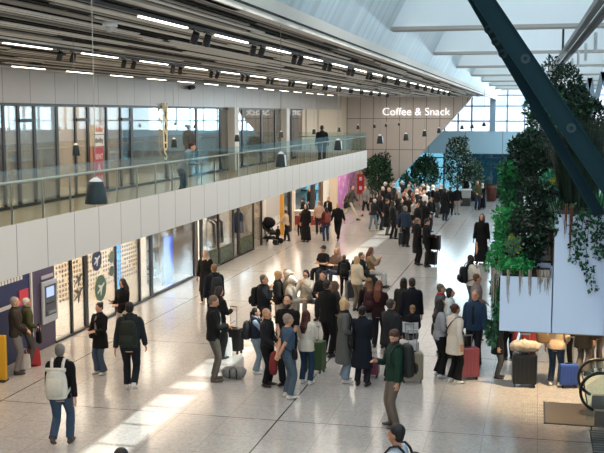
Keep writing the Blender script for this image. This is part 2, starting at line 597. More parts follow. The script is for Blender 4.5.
# rooms behind it
struct('wall_upper_shops', MB().box((-16.2, -2, UPF), (-16.0, 33, 6.7)), M_cream)
struct('wall_upper_far', MB().box((-14.6, 33, UPF), (-14.4, 61, 6.7)), mat('taupe_wall', '#7d7166', 0.6, var=0.1, scale=1))
struct('ceiling_upper_shops', MB().box((-17, -2, 6.6), (WX - 0.15, 61, 6.7)), M_white)
for px, c in ((60, '#6d675f'), (126, '#b59a7c'), (205, '#8a8f92')):
    Y = on_x(px, 130, WX).y
    struct('wall_partition', MB().box((-16, Y, UPF), (WX - 0.1, Y + 0.12, 6.6)), mat('partition_' + c[1:], c, 0.6, var=0.08, scale=1))

# ------------------------------------------------------------------ lower shopfront
def wy(px, py):
    return on_x(px, py, WX).y
struct('ceiling_shops', MB().box((-17, 8, 3.06), (FX - 0.2, 48.1, 3.16)), mat('soffit', '#c8b59e', 0.5, var=0.05))
struct('wall_shops', MB().box((-16.6, 8, 0), (-16.4, 61, 3.06)), M_cream)
struct('window_lower', MB().box((WX - 0.04, wy(55, 310), 0), (WX - 0.02, wy(196, 255), 3.06)), G_shop)
struct('window_lower_far', MB().box((WX - 0.04, wy(203, 250), 0), (WX - 0.02, wy(262, 225), 3.06)), G_shop)
ml = MB()
for px, py, wd in ((72.5, 310, .05), (87, 305, .10), (117, 290, .04), (140.5, 280, .05), (152, 270, .10), (195, 255, .07), (202, 250, .12), (219, 245, .05), (234, 240, .07), (239, 235, .1), (254, 230, .05), (262, 228, .06)):
    Y = wy(px, py)
    ml.box((WX - 0.06, Y - wd, 0), (WX + 0.0, Y + wd, 3.06))
ml.box((WX - 0.08, wy(55, 310), 0), (WX + 0.03, wy(196, 255), 0.06))
ml.box((WX - 0.08, wy(203, 250), 0), (WX + 0.03, wy(254, 230), 0.06))
struct('window_frame_shops', ml, M_black)
# partitions between the shops
for px, py, c in ((54, 320, '#c2ad92'), (141, 280, '#cabca8'), (200, 250, '#5a5048'), (262, 228, '#b9aa98')):
    Y = wy(px, py)
    struct('wall_shop_partition', MB().box((-16.4, Y, 0), (WX - 0.12, Y + 0.12, 3.06)), mat('shop_partition_' + c[1:], c, 0.6, var=0.06, scale=1))
struct('wall_dark_shop', MB().box((-15.2, wy(203, 250), 0), (-15.0, wy(262, 228), 3.06)), M_ins)
# navy wall and cash machine housing
Yn0, Yn1 = -2.0, wy(31.5, 320)
struct('wall_navy', MB().box((WX - 0.3, Yn0, 0), (WX - 0.02, Yn1, 3.06)), mat('navy_wall', '#1b2350', 0.45, var=0.06, scale=2))
struct('trim_2', MB().box((WX - 0.25, Yn1, 0), (WX + 0.02, Yn1 + 0.06, 3.06)), M_white)
Ya0, Ya1 = Yn1 + 0.08, wy(55.5, 320)
struct('wall_machine_housing', MB().box((WX - 0.6, Ya0, 0), (WX + 0.0, Ya1, 3.06)), mat('aubergine_panel', '#473c54', 0.4, var=0.05, scale=2))
# far shops: white pier, coloured columns, brown posts
def pier(px, py, wd, c, name='column_shop', z1=3.06, dx=0.0):
    Y = wy(px, py)
    struct(name, MB().box((WX - 0.14, Y - wd, 0), (WX + dx, Y + wd, z1)), mat('pier_' + c[1:], c, 0.55, var=0.05, scale=2))
pier(265, 228, .2, '#d8d0c4')
pier(283.5, 215, .13, '#c9952c')
pier(291, 212, .16, '#191715')
pier(295, 210, .10, '#e0d8cc')
pier(314, 200, .3, '#23201d')
pier(322, 198, .28, '#5e4630')
Y0, Y1 = wy(326, 195), wy(337, 192)
struct('wall_white_pier', MB().box((WX - 0.3, Y0, 0), (WX + 0.1, Y1, 3.06)), M_white)
Ym_ = on_x(337.5, 190, -11.02).y
struct('wall_mural_block', MB().box((WX - .2, Ym_, 0), (-11.04, 61.5, 3.1)), M_cream)
struct('wall_orange', MB().box((-13.4, wy(268, 225), 0), (-13.2, wy(287, 215), 1.5)), mat('orange_wall', '#c9652e', 0.55, var=0.05))
struct('wall_pale_shop', MB().box((-14.4, wy(266, 225), 0), (-14.2, wy(326, 198), 3.06)), mat('pale_shop', '#b9b3ae', 0.6, var=0.05))
# ------------------------------------------------------------------ ceiling lights, spots, pendants
M_glow = mat('strip_glow', '#fff6e6', 0.4, var=0, emit=4.0)
M_glow2 = mat('strip_glow_far', '#fff6e6', 0.4, var=0, emit=5.0)
ORD = ('first second third fourth fifth sixth seventh eighth ninth tenth eleventh twelfth thirteenth fourteenth fifteenth sixteenth seventeenth eighteenth nineteenth twentieth').split()
def strip_proto():
    t = thing('strip_light', 'x', 'ceiling light')
    MB().box((-.024, 0, .010), (.024, 1.4, .04)).obj('housing', M_dark, t)
    MB().box((-.019, .01, -.003), (.019, 1.39, .010)).obj('diffuser', M_glow, t)
    return t
def spot_proto():
    t = thing('spotlight', 'x', 'spotlight')
    MB().box((-.015, -.06, .045), (.015, .06, .065)).obj('bracket', M_black, t)
    h = MB().cyl((0, 0, .05), (0, 0, -.01), .01).cyl((.03, -.02, .01), (-.025, .03, -.095), .042, .045, 16).obj('lamp_head', M_black, t, False)
    MB().cyl((-.024, .029, -.092), (-.027, .032, -.1), .034).obj('lens', mat('lens', '#c9c0b0', 0.2, var=0), h)
    return t
sp0, st0 = spot_proto(), strip_proto()
first = {'s': True, 'l': True}
rows = [(-3.9, 9.51, 2.44, 15, True, 'skylight-side'), (-7.15, 12.58, 2.44, 15, True, 'middle'), (-10.5, 18.8, 2.44, 14, False, 'wall-side')]
for X, y0, per, n, spots, where in rows:
    struct('ceiling_track', MB().box((X - .025, 6, CEIL - .04), (X + .025, y0 + per * n, CEIL - .004)), M_black)
    cnt = 0
    for k in range(n):
        y = y0 + per * k
        lab = 'white strip light, %s from the near end of the %s ceiling row' % (ORD[k], where)
        if first['l']:
            o = st0
            first['l'] = False
            o.location = (X, y, CEIL - .055)
            o['label'], o['group'] = lab, 'strip lights in the %s row' % where
        else:
            dup(st0, (X, y, CEIL - .055), 0, lab, 'strip lights in the %s row' % where)
        if spots:
            for q, dy in (('nearer', 1.66), ('farther', 2.1)):
                lab = 'black ceiling spotlight, %s of the %s pair along the %s row' % (q, ORD[k], where)
                g = 'ceiling spotlights along the %s row' % where
                if first['s']:
                    o = sp0
                    first['s'] = False
                    o.location = (X, y + dy, CEIL - .1)
                    o['label'], o['group'] = lab, g
                else:
                    dup(sp0, (X, y + dy, CEIL - .1), random.uniform(-.3, .3), lab, g)
M_bell_d = mat('bell_dark', '#13211f', 0.55, var=0.08)
M_bell_w = mat('bell_white', '#e6e2d8', 0.4, var=0.03)
def pendant(px, py, X, label, sc=1.0, white=False, group=None, k=1.0):
    p = on_x(px, py, X)
    t = thing('pendant_lamp', label, 'pendant lamp', (X, p.y, p.z), 0, group)
    b = MB()
    b.loft([(0, 0, -.08), (0, 0, -.075), (0, 0, 0.05), (0, 0, .072)], [.056 * sc, .058 * sc, .042 * sc, .034 * sc], 20)
    b.obj('shade', M_bell_d, t, True)
    MB().loft([(0, 0, .0721), (0, 0, .079), (0, 0, .10)], [.035 * sc, .030 * sc, .012], 16).obj('cap', M_bell_w, t, True)
    MB().cyl((0, 0, .10), (0, 0, CEIL + .08 - p.z), .003, n=6).obj('cord', mat('cord', '#8d877b', 0.8, var=0, spec=0.1), t)
    if white:
        MB().prism([(.02, -.045, -.07), (.062, -.02, -.07), (.05, -.01, .06), (.02, -.035, .06)], (.0, .04, 0)).obj('reflector', M_bell_w, t)
    return t
for px, py, lab in ((96, 192, 'large dark bell pendant hanging before the balcony glass, nearest of its row'),
                    (281, 160, 'dark and white bell pendant over the balcony edge, second of the front row'),
                    (338, 145, 'bell pendant before the far end of the balcony'),
                    (380, 139.5, 'bell pendant above the round-crowned tree by the panelled wall'),
                    (406, 137, 'bell pendant below the first letters of the Coffee sign'),
                    (424.5, 133.5, 'bell pendant under the middle of the Coffee and Snack sign'),
                    (439, 130.5, 'bell pendant at the slanted edge of the panelled wall')):
    pendant(px, py, -2.93, lab, 1.35 if px == 96 else 1.1, px in (281, 338, 380))
for px, py in ((76, 150), (174, 143), (237, 138), (281, 134.5), (314, 131.5), (339, 129.5), (358, 127), (374.5, 126), (386, 125), (399, 124)):
    pendant(px, py, -6.5, 'small dark bell pendant, %s from the near end of the row over the balcony' % ORD[((76, 174, 237, 281, 314, 339, 358, 374.5, 386, 399).index(px))], 1.0, False, 'small bell pendants over the balcony')
for px, py, n in ((462, 127, 'first'), (472, 126, 'second'), (484, 124, 'third')):
    p = on_y(px, py, 55)
    t = thing('pendant_lamp', 'tiny dark pendant before the far window, %s from the slanted wall' % n, 'pendant lamp', p)
    MB().loft([(0, 0, -.12), (0, 0, .08)], [.11, .06], 14).obj('shade', M_bell_d, t, True)
    MB().cyl((0, 0, .08), (0, 0, 7.2 - p.z), .008, n=6).obj('cord', M_dark, t)

p = on_x(189, 88, WX + .02)
t = thing('security_camera', 'white security camera on the grey cladding above the upper shops', 'camera', (WX + .01, p.y, p.z))
MB().box((0, -.06, -.05), (.08, .06, .08)).obj('mount', M_white, t)
MB().cyl((.12, -.28, 0), (.12, .16, .03), .07).obj('camera_body', M_bell_d, t)
p = on_z(110, 23, CEIL - .02)
t = thing('dome_camera', 'white ceiling dome near the front spotlights', 'camera', (p.x, p.y, CEIL - .01))
MB().cyl((0, 0, 0), (0, 0, -.05), .085, n=20).obj('base', M_white, t, True)
MB().ball((0, 0, -.05), (.075, .075, .06)).obj('dome', mat('dome', '#bab4ab', 0.3, var=0), t, True)

# ------------------------------------------------------------------ signs
a, b = on_y(382, 112, 61.4), on_y(450, 112, 61.4)
sg = thing('wall_sign', 'white Coffee & Snack lettering on the slanted panelled wall', 'sign', (a.x, 61.42, a.z))
M_sign = mat('sign_white', '#ffffff', 0.4, var=0, emit=0.55)  # slight glow mixed in to make the white letters brighter
def text_w(s_):
    o = text_mesh('tmp', s_, M_sign, 1.0, 0.05, None, 'LEFT', -0.009)
    xs = [v.co.x for v in o.data.vertices]
    bpy.data.objects.remove(o)
    return max(xs)
full = text_w('Coffee & Snack')
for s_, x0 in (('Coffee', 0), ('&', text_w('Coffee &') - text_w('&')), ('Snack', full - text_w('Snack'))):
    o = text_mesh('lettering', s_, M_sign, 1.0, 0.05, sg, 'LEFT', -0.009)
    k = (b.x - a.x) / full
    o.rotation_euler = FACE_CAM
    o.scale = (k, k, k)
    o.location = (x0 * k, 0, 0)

# balustrade: panes, rail
bt = thing('glass_balustrade', 'glass balustrade with a slim steel rail along the balcony edge', 'balustrade', (FX - .03, 0, 3.95))
Y = 16.43 - 1.03 * 16
k = 0
while Y < 48.0:
    y1 = min(Y + 1.0, 48.1)
    if Y > -1:
        MB().box((-.006, Y + .012, .0), (.006, y1, .86)).obj('glass_pane', G_bal, bt)
        if k % 1 == 0:
            MB().box((-.05, Y - .012, -.02), (-.02, Y + .012, .66)).obj('post', M_rail, bt)
    Y += 1.03
    k += 1
MB().cyl((-.05, -1, .66), (-.05, 48.1, .66), .024, n=12).obj('rail', M_rail, bt, True)
MB().cyl((-.05, 48.1, .66), (-3.4, 48.1, .66), .024, n=12).obj('rail', M_rail, bt, True)
for k in range(3):
    MB().box((-.1 - 1.1 * k, 48.09, 0), (-1.15 - 1.1 * k, 48.1, .86)).obj('glass_pane', G_bal, bt)

# posters and lettering behind the upper glass
def panel_x(name, px0, px1, py0, py1, m, label, cat, X=WX + .045, th=.02, parent=None):
    a, b = on_x(px0, (py0 + py1) / 2, X), on_x(px1, (py0 + py1) / 2, X)
    t0, t1 = on_x((px0 + px1) / 2, py0, X).z, on_x((px0 + px1) / 2, py1, X).z
    c = Vector((X, (a.y + b.y) / 2, (t0 + t1) / 2))
    o = MB().cbox((0, 0, 0), (th, abs(b.y - a.y), abs(t0 - t1))).obj(name, m, parent)
    o.location = c
    if label:
        tag(o, label, cat)
    return o, abs(b.y - a.y), abs(t0 - t1)
def rental(px0, px1, py0, py1, bgc, txt, fc, label):
    o, w_, h_ = panel_x('rental_sign', px0, px1, py0, py1, mat('poster_' + bgc[1:], bgc, 0.5, var=0.03), label, 'sign', WX + .06)
    lines = txt.split('|')
    for i, s in enumerate(lines):
        t = text_mesh('lettering', s, mat('ink_' + fc[1:], fc, 0.5, var=0), 1, 0.004, o)
        vs = [v.co.x for v in t.data.vertices]
        k = min(w_ * .82 / (max(vs) - min(vs)), h_ / len(lines) * .85)
        t.rotation_euler = FACE_RIGHT
        t.scale = (k, k, 1)
        t.location = (.014, 0, h_ * ((len(lines) - 1) / 2 - i) / len(lines) * .8)
rental(94, 103.5, 125, 134, '#efe9dd', 'dollar', '#d8622c', 'white sign with orange lettering at the top of the rental signs')
rental(94, 103.5, 135, 146, '#e9e4d8', 'thrifty', '#24282c', 'white sign with black lettering above the red rental sign')
rental(94, 103.5, 147, 189, '#b5323c', 'RENT|A|CAR', '#f3d9d6', 'red RENT A CAR sign on the upper shop glass')
vl = thing('vertical_sign', 'tall column of cream letters on the upper glass', 'sign', (WX + .06, on_x(163.5, 130, WX).y, 3.9))
for i, s in enumerate('WNNHS'):
    o = text_mesh('letter', s, mat('cream_letter', '#efe2bd', 0.5, var=0), .54, 0.015, vl)
    o.rotation_euler = FACE_RIGHT
    p = on_x(163.5, 109 + 11.5 * i, WX + .06)
    o.location = (0, 0, p.z - 3.9)
panel_x('banner', -3, 4, 125, 192, mat('red_banner', '#a33a3a', 0.6, var=0.05), 'red banner behind the upper glass at the far left', 'banner', WX - .3)
m_, _, _ = panel_x('wall_monitor', 14, 22, 153, 167, M_dark, 'dark wall monitor seen through the upper glass door', 'monitor', WX - 1.2, .05)
# coats and shelves upstairs
def shelf_unit(px, py, X, z, wdt, hgt, cols, label, n=4):
    Y = on_x(px, py, X).y
    t = thing('display_shelf', label, 'shelf', (X, Y, z))
    MB().box((-.2, -wdt / 2, 0), (-.17, wdt / 2, hgt)).obj('back_panel', mat('shelf_back', '#8e8378', 0.6), t)
    for s in (-1, 1):
        MB().box((-.2, s * wdt / 2 - .02, 0), (.2, s * wdt / 2 + .02, hgt)).obj('side_panel', M_white, t)
    rnd = random.Random(int(px * 7 + py))
    for k in range(n):
        zz = .1 + k * (hgt - .15) / n
        sh = MB().box((-.18, -wdt / 2, zz), (.2, wdt / 2, zz + .03)).obj('shelf', M_white, t)
        y = -wdt / 2 + .06
        while y < wdt / 2 - .2:
            wv, hv = rnd.uniform(.08, .22), rnd.uniform(.12, .32)
            c = rnd.choice(cols)
            MB().box((-.1, y, zz + .03), (.14, y + wv, zz + .03 + hv)).obj('boxed_item', mat('goods_' + c[1:], c, 0.5), sh)
            y += wv + rnd.uniform(.02, .1)
    return t
shelf_unit(66, 140, -15.2, UPF, 2.0, 2.0, ['#41464c', '#7a6a58', '#2b2f33', '#a8a39a'], 'display shelf behind the upper glass beside the coats')
shelf_unit(145, 130, -15.2, UPF, 2.4, 2.0, ['#3f6b80', '#cfd8dc', '#2b4c60'], 'display shelf behind the upper glass beside the cream letters')
shelf_unit(100, 290, -15.6, 0, 2.2, 2.1, ['#2c2f38', '#8d8b88', '#4a5568', '#d8d2c6'], 'display shelf behind the dotted shop window')
shelf_unit(168, 265, -15.6, 0, 3.0, 2.2, ['#d9dde2', '#8aa7c4', '#43546a', '#e8e4da'], 'display shelf behind the blue lit screen')
shelf_unit(193, 258, -15.6, 0, 3.0, 2.2, ['#e7dcc9', '#a5483a', '#c7b9a5', '#55503f'], 'display shelf at the end of the bright lower shop')
shelf_unit(225, 240, -14.4, 0, 2.6, 2.2, ['#242a44', '#1f2a22', '#6a4b39', '#c8bca8'], 'display shelf in the dark lower shop, nearer one')
shelf_unit(246, 232, -14.4, 0, 2.6, 2.2, ['#26324f', '#d6d0c4', '#2a2d31', '#8a2f2c'], 'display shelf in the dark lower shop, farther one')
shelf_unit(181, 262, -12.9, 0, 2.2, 2.1, ['#2e3138', '#b9432f', '#e8e2d2', '#394a66', '#d2b26a'], 'display shelf close behind the bright shop glass, left of its end post')
shelf_unit(148, 275, -12.9, 0, 1.2, 2.2, ['#1d1f24', '#2b2f38', '#e4e4e2'], 'dark display shelf beside the post left of the lit screen')
shelf_unit(209, 248, -13.2, 0, 1.6, 2.1, ['#6b2a25', '#23262c', '#d9cfbd', '#8a6a4a'], 'display shelf just past the black shop door frame')
shelf_unit(231, 238, -13.3, 0, 1.8, 2.2, ['#1b2440', '#20232a', '#3a4a78', '#c9c2b4'], 'navy display shelf between the two green posters')
def clothes_rail(px, py, X, z, cols, label):
    Y = on_x(px, py, X).y
    t = thing('clothes_rail', label, 'clothes rail', (X, Y, z))
    for s in (-.8, .8):
        MB().cyl((0, s, 0), (0, s, 1.55), .02).obj('upright', M_steel, t)
    MB().cyl((0, -.8, 1.55), (0, .8, 1.55), .02).obj('rail', M_steel, t)
    for k in range(9):
        y = -.66 + k * .165
        c = cols[k % len(cols)]
        MB().loft([(0, y, .55), (0, y, .9), (0, y, 1.38), (0, y, 1.5)], [(.24, .04), (.22, .05), (.2, .045), (.05, .02)], 10).obj('garment', mat('cloth_' + c[1:], c, 0.9), t, True)
    return t
clothes_rail(213, 245, -12.5, 0, ['#cfc5b5', '#59484a', '#2b3144'], 'clothes rail inside the lower shop by the black door frame')
clothes_rail(243, 235, -12.6, 0, ['#1e2c52', '#e4ded2', '#1c1f27'], 'clothes rail with navy garments inside the dark lower shop')
clothes_rail(185, 260, -13.0, 0, ['#b9aea0', '#7b2f2a', '#e2d6c2'], 'clothes rail behind the bright lower shop glass')

# lower front: cash machine, screens, decals
Yc, zc = wy(48, 301), on_x(48, 301, WX).z
atm = thing('cash_machine', 'silver framed cash machine set in the aubergine wall', 'cash machine', (WX + .01, Yc, zc))
Wm, Hm = .78, 1.05
MB().box((0, -Wm / 2, -Hm / 2), (.05, Wm / 2, Hm / 2)).obj('surround', mat('silver', '#c4c6c9', 0.3, 0.6, var=.04), atm, False, .02)
MB().box((.048, -Wm / 2 + .13, -Hm / 2 + .18), (.056, Wm / 2 - .08, Hm / 2 - .12)).obj('recess', mat('recess', '#4c4f57', 0.4), atm)
MB().box((.055, -Wm / 2 + .2, .12), (.06, Wm / 2 - .2, .36)).obj('screen', mat('atm_screen', '#8c9fd0', 0.2, var=0, emit=.8), atm)
MB().box((.055, -.2, -.28), (.12, .18, -.22)).obj('keypad', M_steel, atm)
MB().box((.055, -.18, -.05), (.075, .16, -.01)).obj('card_slot', M_black, atm)
o, _, _ = panel_x('header_plate', 41, 53, 274.5, 278, mat('plate', '#a9a3b4', 0.5, var=0), 'pale plate above the cash machine', 'sign', WX + .015)
ns = thing('bank_wall_sign', 'red emblem and small white lines on the navy wall', 'sign', (WX - .01, wy(24, 297), on_x(24, 297, WX).z))
MB().cbox((0, 0, 0), (.02, .42, .36)).obj('emblem', mat('emblem_red', '#c8374a', 0.5, var=0.02), ns)
for (px, py, wv) in ((11, 281, 1.1), (4, 309, .7)):
    p = on_x(px, py, WX)
    for i in range(8):
        MB().cbox((0, p.y - ns.location.y + (i - 3.5) * wv / 8, p.z - ns.location.z), (.02, wv / 8 * .6, .09)).obj('mark', M_white, ns)
lc_, _, _ = panel_x('light_column', 117.2, 121.2, 244, 302, mat('blue_led', '#2f9fe8', 0.4, var=0, emit=1.4), 'glowing blue upright panel with a small yellow one behind the shop glass', 'display', WX - .15)
MB().cbox((0, .62, 1.15), (.02, .3, .5)).obj('yellow_panel', mat('yellow_led', '#e4dd3a', 0.4, var=0, emit=1.3), lc_)

sc_, w_, h_ = panel_x('display_screen', 162.5, 172.5, 235, 287, M_dark, 'tall lit display screen behind the lower shop glass', 'screen', WX - .45, .08)
MB().box((.04, -w_ / 2 + .05, -h_ / 2 + .05), (.05, w_ / 2 - .05, h_ / 2 - .05)).obj('screen', mat('screen_blue', '#2450d4', 0.3, var=0.35, scale=1.2, emit=0.9), sc_)
def disc(px, py, r, c, label, plane=None, name='window_sticker'):
    p = on_x(px, py, WX)
    t = MB().cyl((0, 0, 0), (.012, 0, 0), r, n=28).obj(name, mat('sticker_' + c[1:], c, 0.5, var=0.15, scale=5), None)
    t.location = (WX - .015, p.y, p.z)
    tag(t, label, 'sticker')
    if plane:
        pl = plane_shape(.75 * r)
        pl.obj('plane_picture', mat('sticker_pic_' + plane[1:], plane, 0.5, var=0), t).location = (.014, 0, 0)
def plane_shape(s):
    pts = [(-1, .0), (-.75, .09), (-.2, .1), (-.45, .62), (-.28, .62), (.25, .12), (.75, .1), (1, 0), (.75, -.1), (.25, -.12), (-.28, -.62), (-.45, -.62), (-.2, -.1), (-.75, -.09)]
    a = R(28)
    pts = [(x * math.cos(a) - y * math.sin(a), x * math.sin(a) + y * math.cos(a)) for x, y in pts]
    return MB().prism([(0, x * s, y * s) for x, y in pts], (.008, 0, 0))
disc(101, 288, .36, '#4f6a58', 'large green disc sticker with a plane on the shop glass', '#d9e0d8')
disc(97, 260, .30, '#2b3350', 'navy round sticker high on the dotted shop glass', '#d7dbe4')
disc(112, 257, .17, '#6b7b72', 'small grey-green round sticker right of the navy one, upper')
disc(112, 271, .15, '#586660', 'small grey-green round sticker right of the navy one, lower')
for px, py, s, lab in ((79, 294, .32, 'dark plane silhouette on the glass between the two mullions'), (79, 279, .26, 'fainter plane silhouette above the dark one')):
    p = on_x(px, py, WX)
    o = plane_shape(s).obj('window_sticker', mat('sticker_grey', '#5c5650', 0.5, var=0.1), None)
    o.location = (WX - .015, p.y, p.z)
    tag(o, lab, 'sticker')
fd = MB()
for i in range(34):
    Y = wy(57, 320) + .1 + i * .165
    for j in range(14):
        if (i * 7 + j * 3) % 11 == 0:
            continue
        z = .95 + j * .125
        fd.box((WX - .055, Y, z), (WX - .048, Y + .075, z + .075))
tag(fd.obj('window_film', mat('film_dots', '#a3968a', 0.5, var=0.1)), 'grid of small brown squares printed on the lower shop glass', 'window film')
# dark posters with a green pattern low on the far shop glass
def poster_mat(name, a, b, sc):
    m = mat(name, a, 0.5, var=0)
    n = m.node_tree
    t = n.nodes.new('ShaderNodeTexCoord')
    v = n.nodes.new('ShaderNodeTexBrick')
    v.inputs['Color1'].default_value = (*lin(b), 1)
    v.inputs['Color2'].default_value = (*lin(a), 1)
    v.inputs['Mortar'].default_value = (*lin(a), 1)
    v.inputs['Scale'].default_value = sc
    v.inputs['Bias'].default_value = -.2
    mp = n.nodes.new('ShaderNodeMapping')
    mp.inputs['Rotation'].default_value = (0, R(90), R(90))
    n.links.new(t.outputs['Object'], mp.inputs[0])
    n.links.new(mp.outputs[0], v.inputs['Vector'])
    n.links.new(v.outputs['Color'], n.nodes['Principled BSDF'].inputs['Base Color'])
    return m
PM = poster_mat('poster_green', '#1d1e1a', '#565e36', 3.2)
for px0, px1, py0, py1, nme in ((210, 218, 250, 272, 'first'), (220, 233, 245, 266, 'second'), (240.5, 252.5, 236, 254, 'third')):
    panel_x('window_poster', px0, px1, py0, py1, PM, 'dark poster with olive print low on the shop glass, %s from the near end' % nme, 'poster', WX + .02)
panel_x("light_box", 255.5, 260, 196, 225, mat('lit_box', '#eef4ff', 0.4, var=0, emit=1.3), 'white lit upright panel inside the dark shop', 'display', -15.0 + .03)
mur, w_, h_ = panel_x('wall_mural', 338, 355.5, 167, 206, None, 'purple mural panel on the wall under the balcony end', 'mural', -11.02)
mm = mat('mural_purple', '#b06ab0', 0.5, var=0)
n_ = mm.node_tree
v_ = n_.nodes.new('ShaderNodeTexNoise')
v_.inputs['Scale'].default_value = 2.6
v_.inputs['Detail'].default_value = 6
r_ = n_.nodes.new('ShaderNodeValToRGB')
e = r_.color_ramp.elements
e[0].position, e[0].color = .35, (*lin('#b573b8'), 1)
e[1].position, e[1].color = .7, (*lin('#ead7c0'), 1)
x_ = e.new(.55)
x_.color = (*lin('#cf86c4'), 1)
t_ = n_.nodes.new('ShaderNodeTexCoord')
n_.links.new(t_.outputs['Object'], v_.inputs['Vector'])
n_.links.new(v_.outputs['Fac'], r_.inputs[0])
n_.links.new(r_.outputs[0], n_.nodes['Principled BSDF'].inputs['Base Color'])
mur.data.materials.append(mm)
a, b = on_y(357.3, 174, 61.4), on_y(364, 194, 61.4)
rs = MB().box((0, 0, 0), (b.x - a.x, .12, a.z - b.z)).obj('fire_cabinet', mat('red_cabinet', '#c62b2f', 0.4, var=0.04))
rs.location = (a.x, 61.36, b.z)
tag(rs, 'red wall cabinet with two white squares beside the purple mural', 'cabinet')
for k in (.22, .68):
    MB().box(((b.x - a.x) * .3, -.01, (a.z - b.z) * k), ((b.x - a.x) * .7, 0, (a.z - b.z) * k + .22)).obj('symbol', M_white, rs)

# ------------------------------------------------------------------ escalator, floor plates
esc = thing('escalator', 'escalator foot with two black handrail loops under the gallery', 'escalator', (0, 0, 0))
def esc_path(y, off, z0):
    pts = []
    cx, r = 1.25, .36
    for k in range(13):
        a = R(250 - 160 * k / 12.0)
        pts.append((cx + r * math.cos(a) * 1.0, y, z0 - r + r * math.sin(a)))
    pts = [p for p in pts]
    pts += [(1.7, y, z0), (2.2, y, z0), (2.7, y, z0 + .18), (5.0, y, z0 + 1.5)]
    return pts
for y, nm in ((18.62, 'near'), (19.66, 'far')):
    pa = esc_path(y, 0, 1.0)
    MB().loft(pa, [(.045, .03)] * len(pa), 10, ref=(0, 1, 0)).obj('handrail', M_black, esc, True)
    MB().prism([(1.0, y - .015, .12), (1.0, y - .015, .75), (1.25, y - .015, .95), (2.2, y - .015, .95), (5.0, y - .015, 2.45), (5.0, y - .015, 1.6), (2.4, y - .015, .12)], (0, .03, 0)).obj('glass_panel', G_bal, esc)
    MB().prism([(1.15, y - .07, 0), (1.15, y - .07, .3), (2.3, y - .07, .32), (5.0, y - .07, 1.85), (5.0, y - .07, 1.3), (2.6, y - .07, 0)], (0, .14, 0)).obj('skirt_panel', mat('skirt', '#6e675d', 0.35, 0.6, var=.05), esc)
for k in range(10):
    MB().box((1.75 + .3 * k, 18.72, 0 if k < 3 else .17 * (k - 3)), (2.05 + .3 * k, 19.56, .04 if k < 3 else .17 * (k - 2))).obj('step', mat('step_metal', '#8b8c8d', 0.4, 0.7, var=.05), esc)
lp = thing('landing_plate', 'grey metal landing plate in the floor before the escalator', 'floor plate', (.82, 19.28, 0))
MB().box((-.54, -.7, 0), (.9, .7, .012)).obj('plate', mat('plate_metal', '#6b6660', 0.35, 0.5, var=.08), lp)
MB().box((-.57, -.73, 0), (-.54, .73, .016)).box((-.57, -.73, 0), (.9, -.7, .016)).obj('rim', M_dark, lp)
td = MB()
for i in range(10):
    for j in range(7):
        p0 = on_z(521, 421, 0)
        td.cyl((p0.x + .045 * i, p0.y + .2 * j, 0), (p0.x + .045 * i, p0.y + .2 * j, .008), .012, n=8)
tag(td.obj('tactile_studs', mat('stud', '#d2cabb', 0.3, var=.03)), 'field of pale tactile studs in the floor beside the landing plate', 'floor studs', kind='stuff')
fg_ = on_z(592, 440, 0)
fg = thing('floor_grate', 'metal slotted grate in the floor at the lower right corner', 'grate', (fg_.x, fg_.y, 0))
MB().box((-.02, -.7, 0), (.9, .55, .01)).obj('tray', M_dark, fg)
for k in range(9):
    MB().box((0, -.68 + .135 * k, .01), (.9, -.61 + .135 * k, .02)).obj('slat', M_steel, fg)

# ------------------------------------------------------------------ steel braces across the view, hung track, zigzag sign
def brace(pts, Y, wdt, dep, bolts, label, lo=.6):
    a, b = on_y(*pts[0], Y), on_y(*pts[1], Y)
    d = (b - a).normalized()
    a2, b2 = a - d * 4.5, b + d * lo
    t = thing('steel_brace', label, 'brace', (a.x, Y, a.z))
    o = Vector((a.x, Y, a.z))
    nrm = Vector((d.z, 0, -d.x))
    MB().bar(a2 - o, b2 - o, wdt, dep, up=(0, 1, 0)).obj('web', M_teal, t)
    for s in (-1, 1):
        q = nrm * (s * wdt / 2)
        MB().bar(a2 - o + q, b2 - o + q, .02, dep + .06, up=(0, 1, 0)).obj('flange', M_teal, t)
    for bx, by in bolts:
        p = on_y(bx, by, Y) - o
        bo = MB().cyl((p.x, -dep / 2 - .02, p.z), (p.x, -dep / 2, p.z), .052, n=20).obj('bolt', mat('bolt', '#1b3338', 0.6, var=.05), t)
        MB().cyl((p.x, -dep / 2 - .045, p.z), (p.x, -dep / 2 - .02, p.z), .024, n=6).obj('nut', M_teal, bo)
brace(((484, 0), (606, 181)), 11.4, .19, .12, ((525.5, 59), (571, 128)), 'front dark teal steel brace slanting down across the planters')
brace(((487, 22), (543, 118)), 12.1, .11, .12, ((489, 30), (496, 42), (503, 54)), 'rear dark teal steel brace just behind the front one', 1.3)
a, b = on_y(610, -14, 9.5), on_y(548, 75, 30)
tk = thing('curtain_track', 'grey hung track with short pale fins above the planters', 'track', a)
MB().bar((0, 0, 0), b - a, .08, .07).obj('channel', mat('track_grey', '#6f6e6b', 0.4, 0.3, var=.05), tk)
MB().bar(Vector((.12, 0, -.02)), b - a + Vector((.12, 0, -.02)), .05, .1).obj('rail', M_black, tk)
for k in range(7):
    p = (b - a) * (.12 + .1 * k) + Vector((.2, 0, -.2))
    MB().box((p.x - .02, p.y - .05, p.z - .12), (p.x + .02, p.y + .05, p.z + .14)).obj('fin', mat('fin', '#c3c8ca', 0.4, var=.03), tk)
for f in (.0, .5, .97):
    p = (b - a) * f
    MB().box((p.x - .02, p.y - .02, p.z), (p.x + .02, p.y + .02, 9.78 - a.z)).obj('hanger', M_dark, tk)
zg = thing('zigzag_sign', 'large chrome zigzag letters standing beyond the planters', 'sign', on_y(590, 100, 24))
o_ = Vector(zg.location)
pts = [on_y(px, py, 24) - o_ for px, py in ((571, 112), (577, 84), (582, 110), (590, 78), (594, 108), (603, 72), (609, 106))]
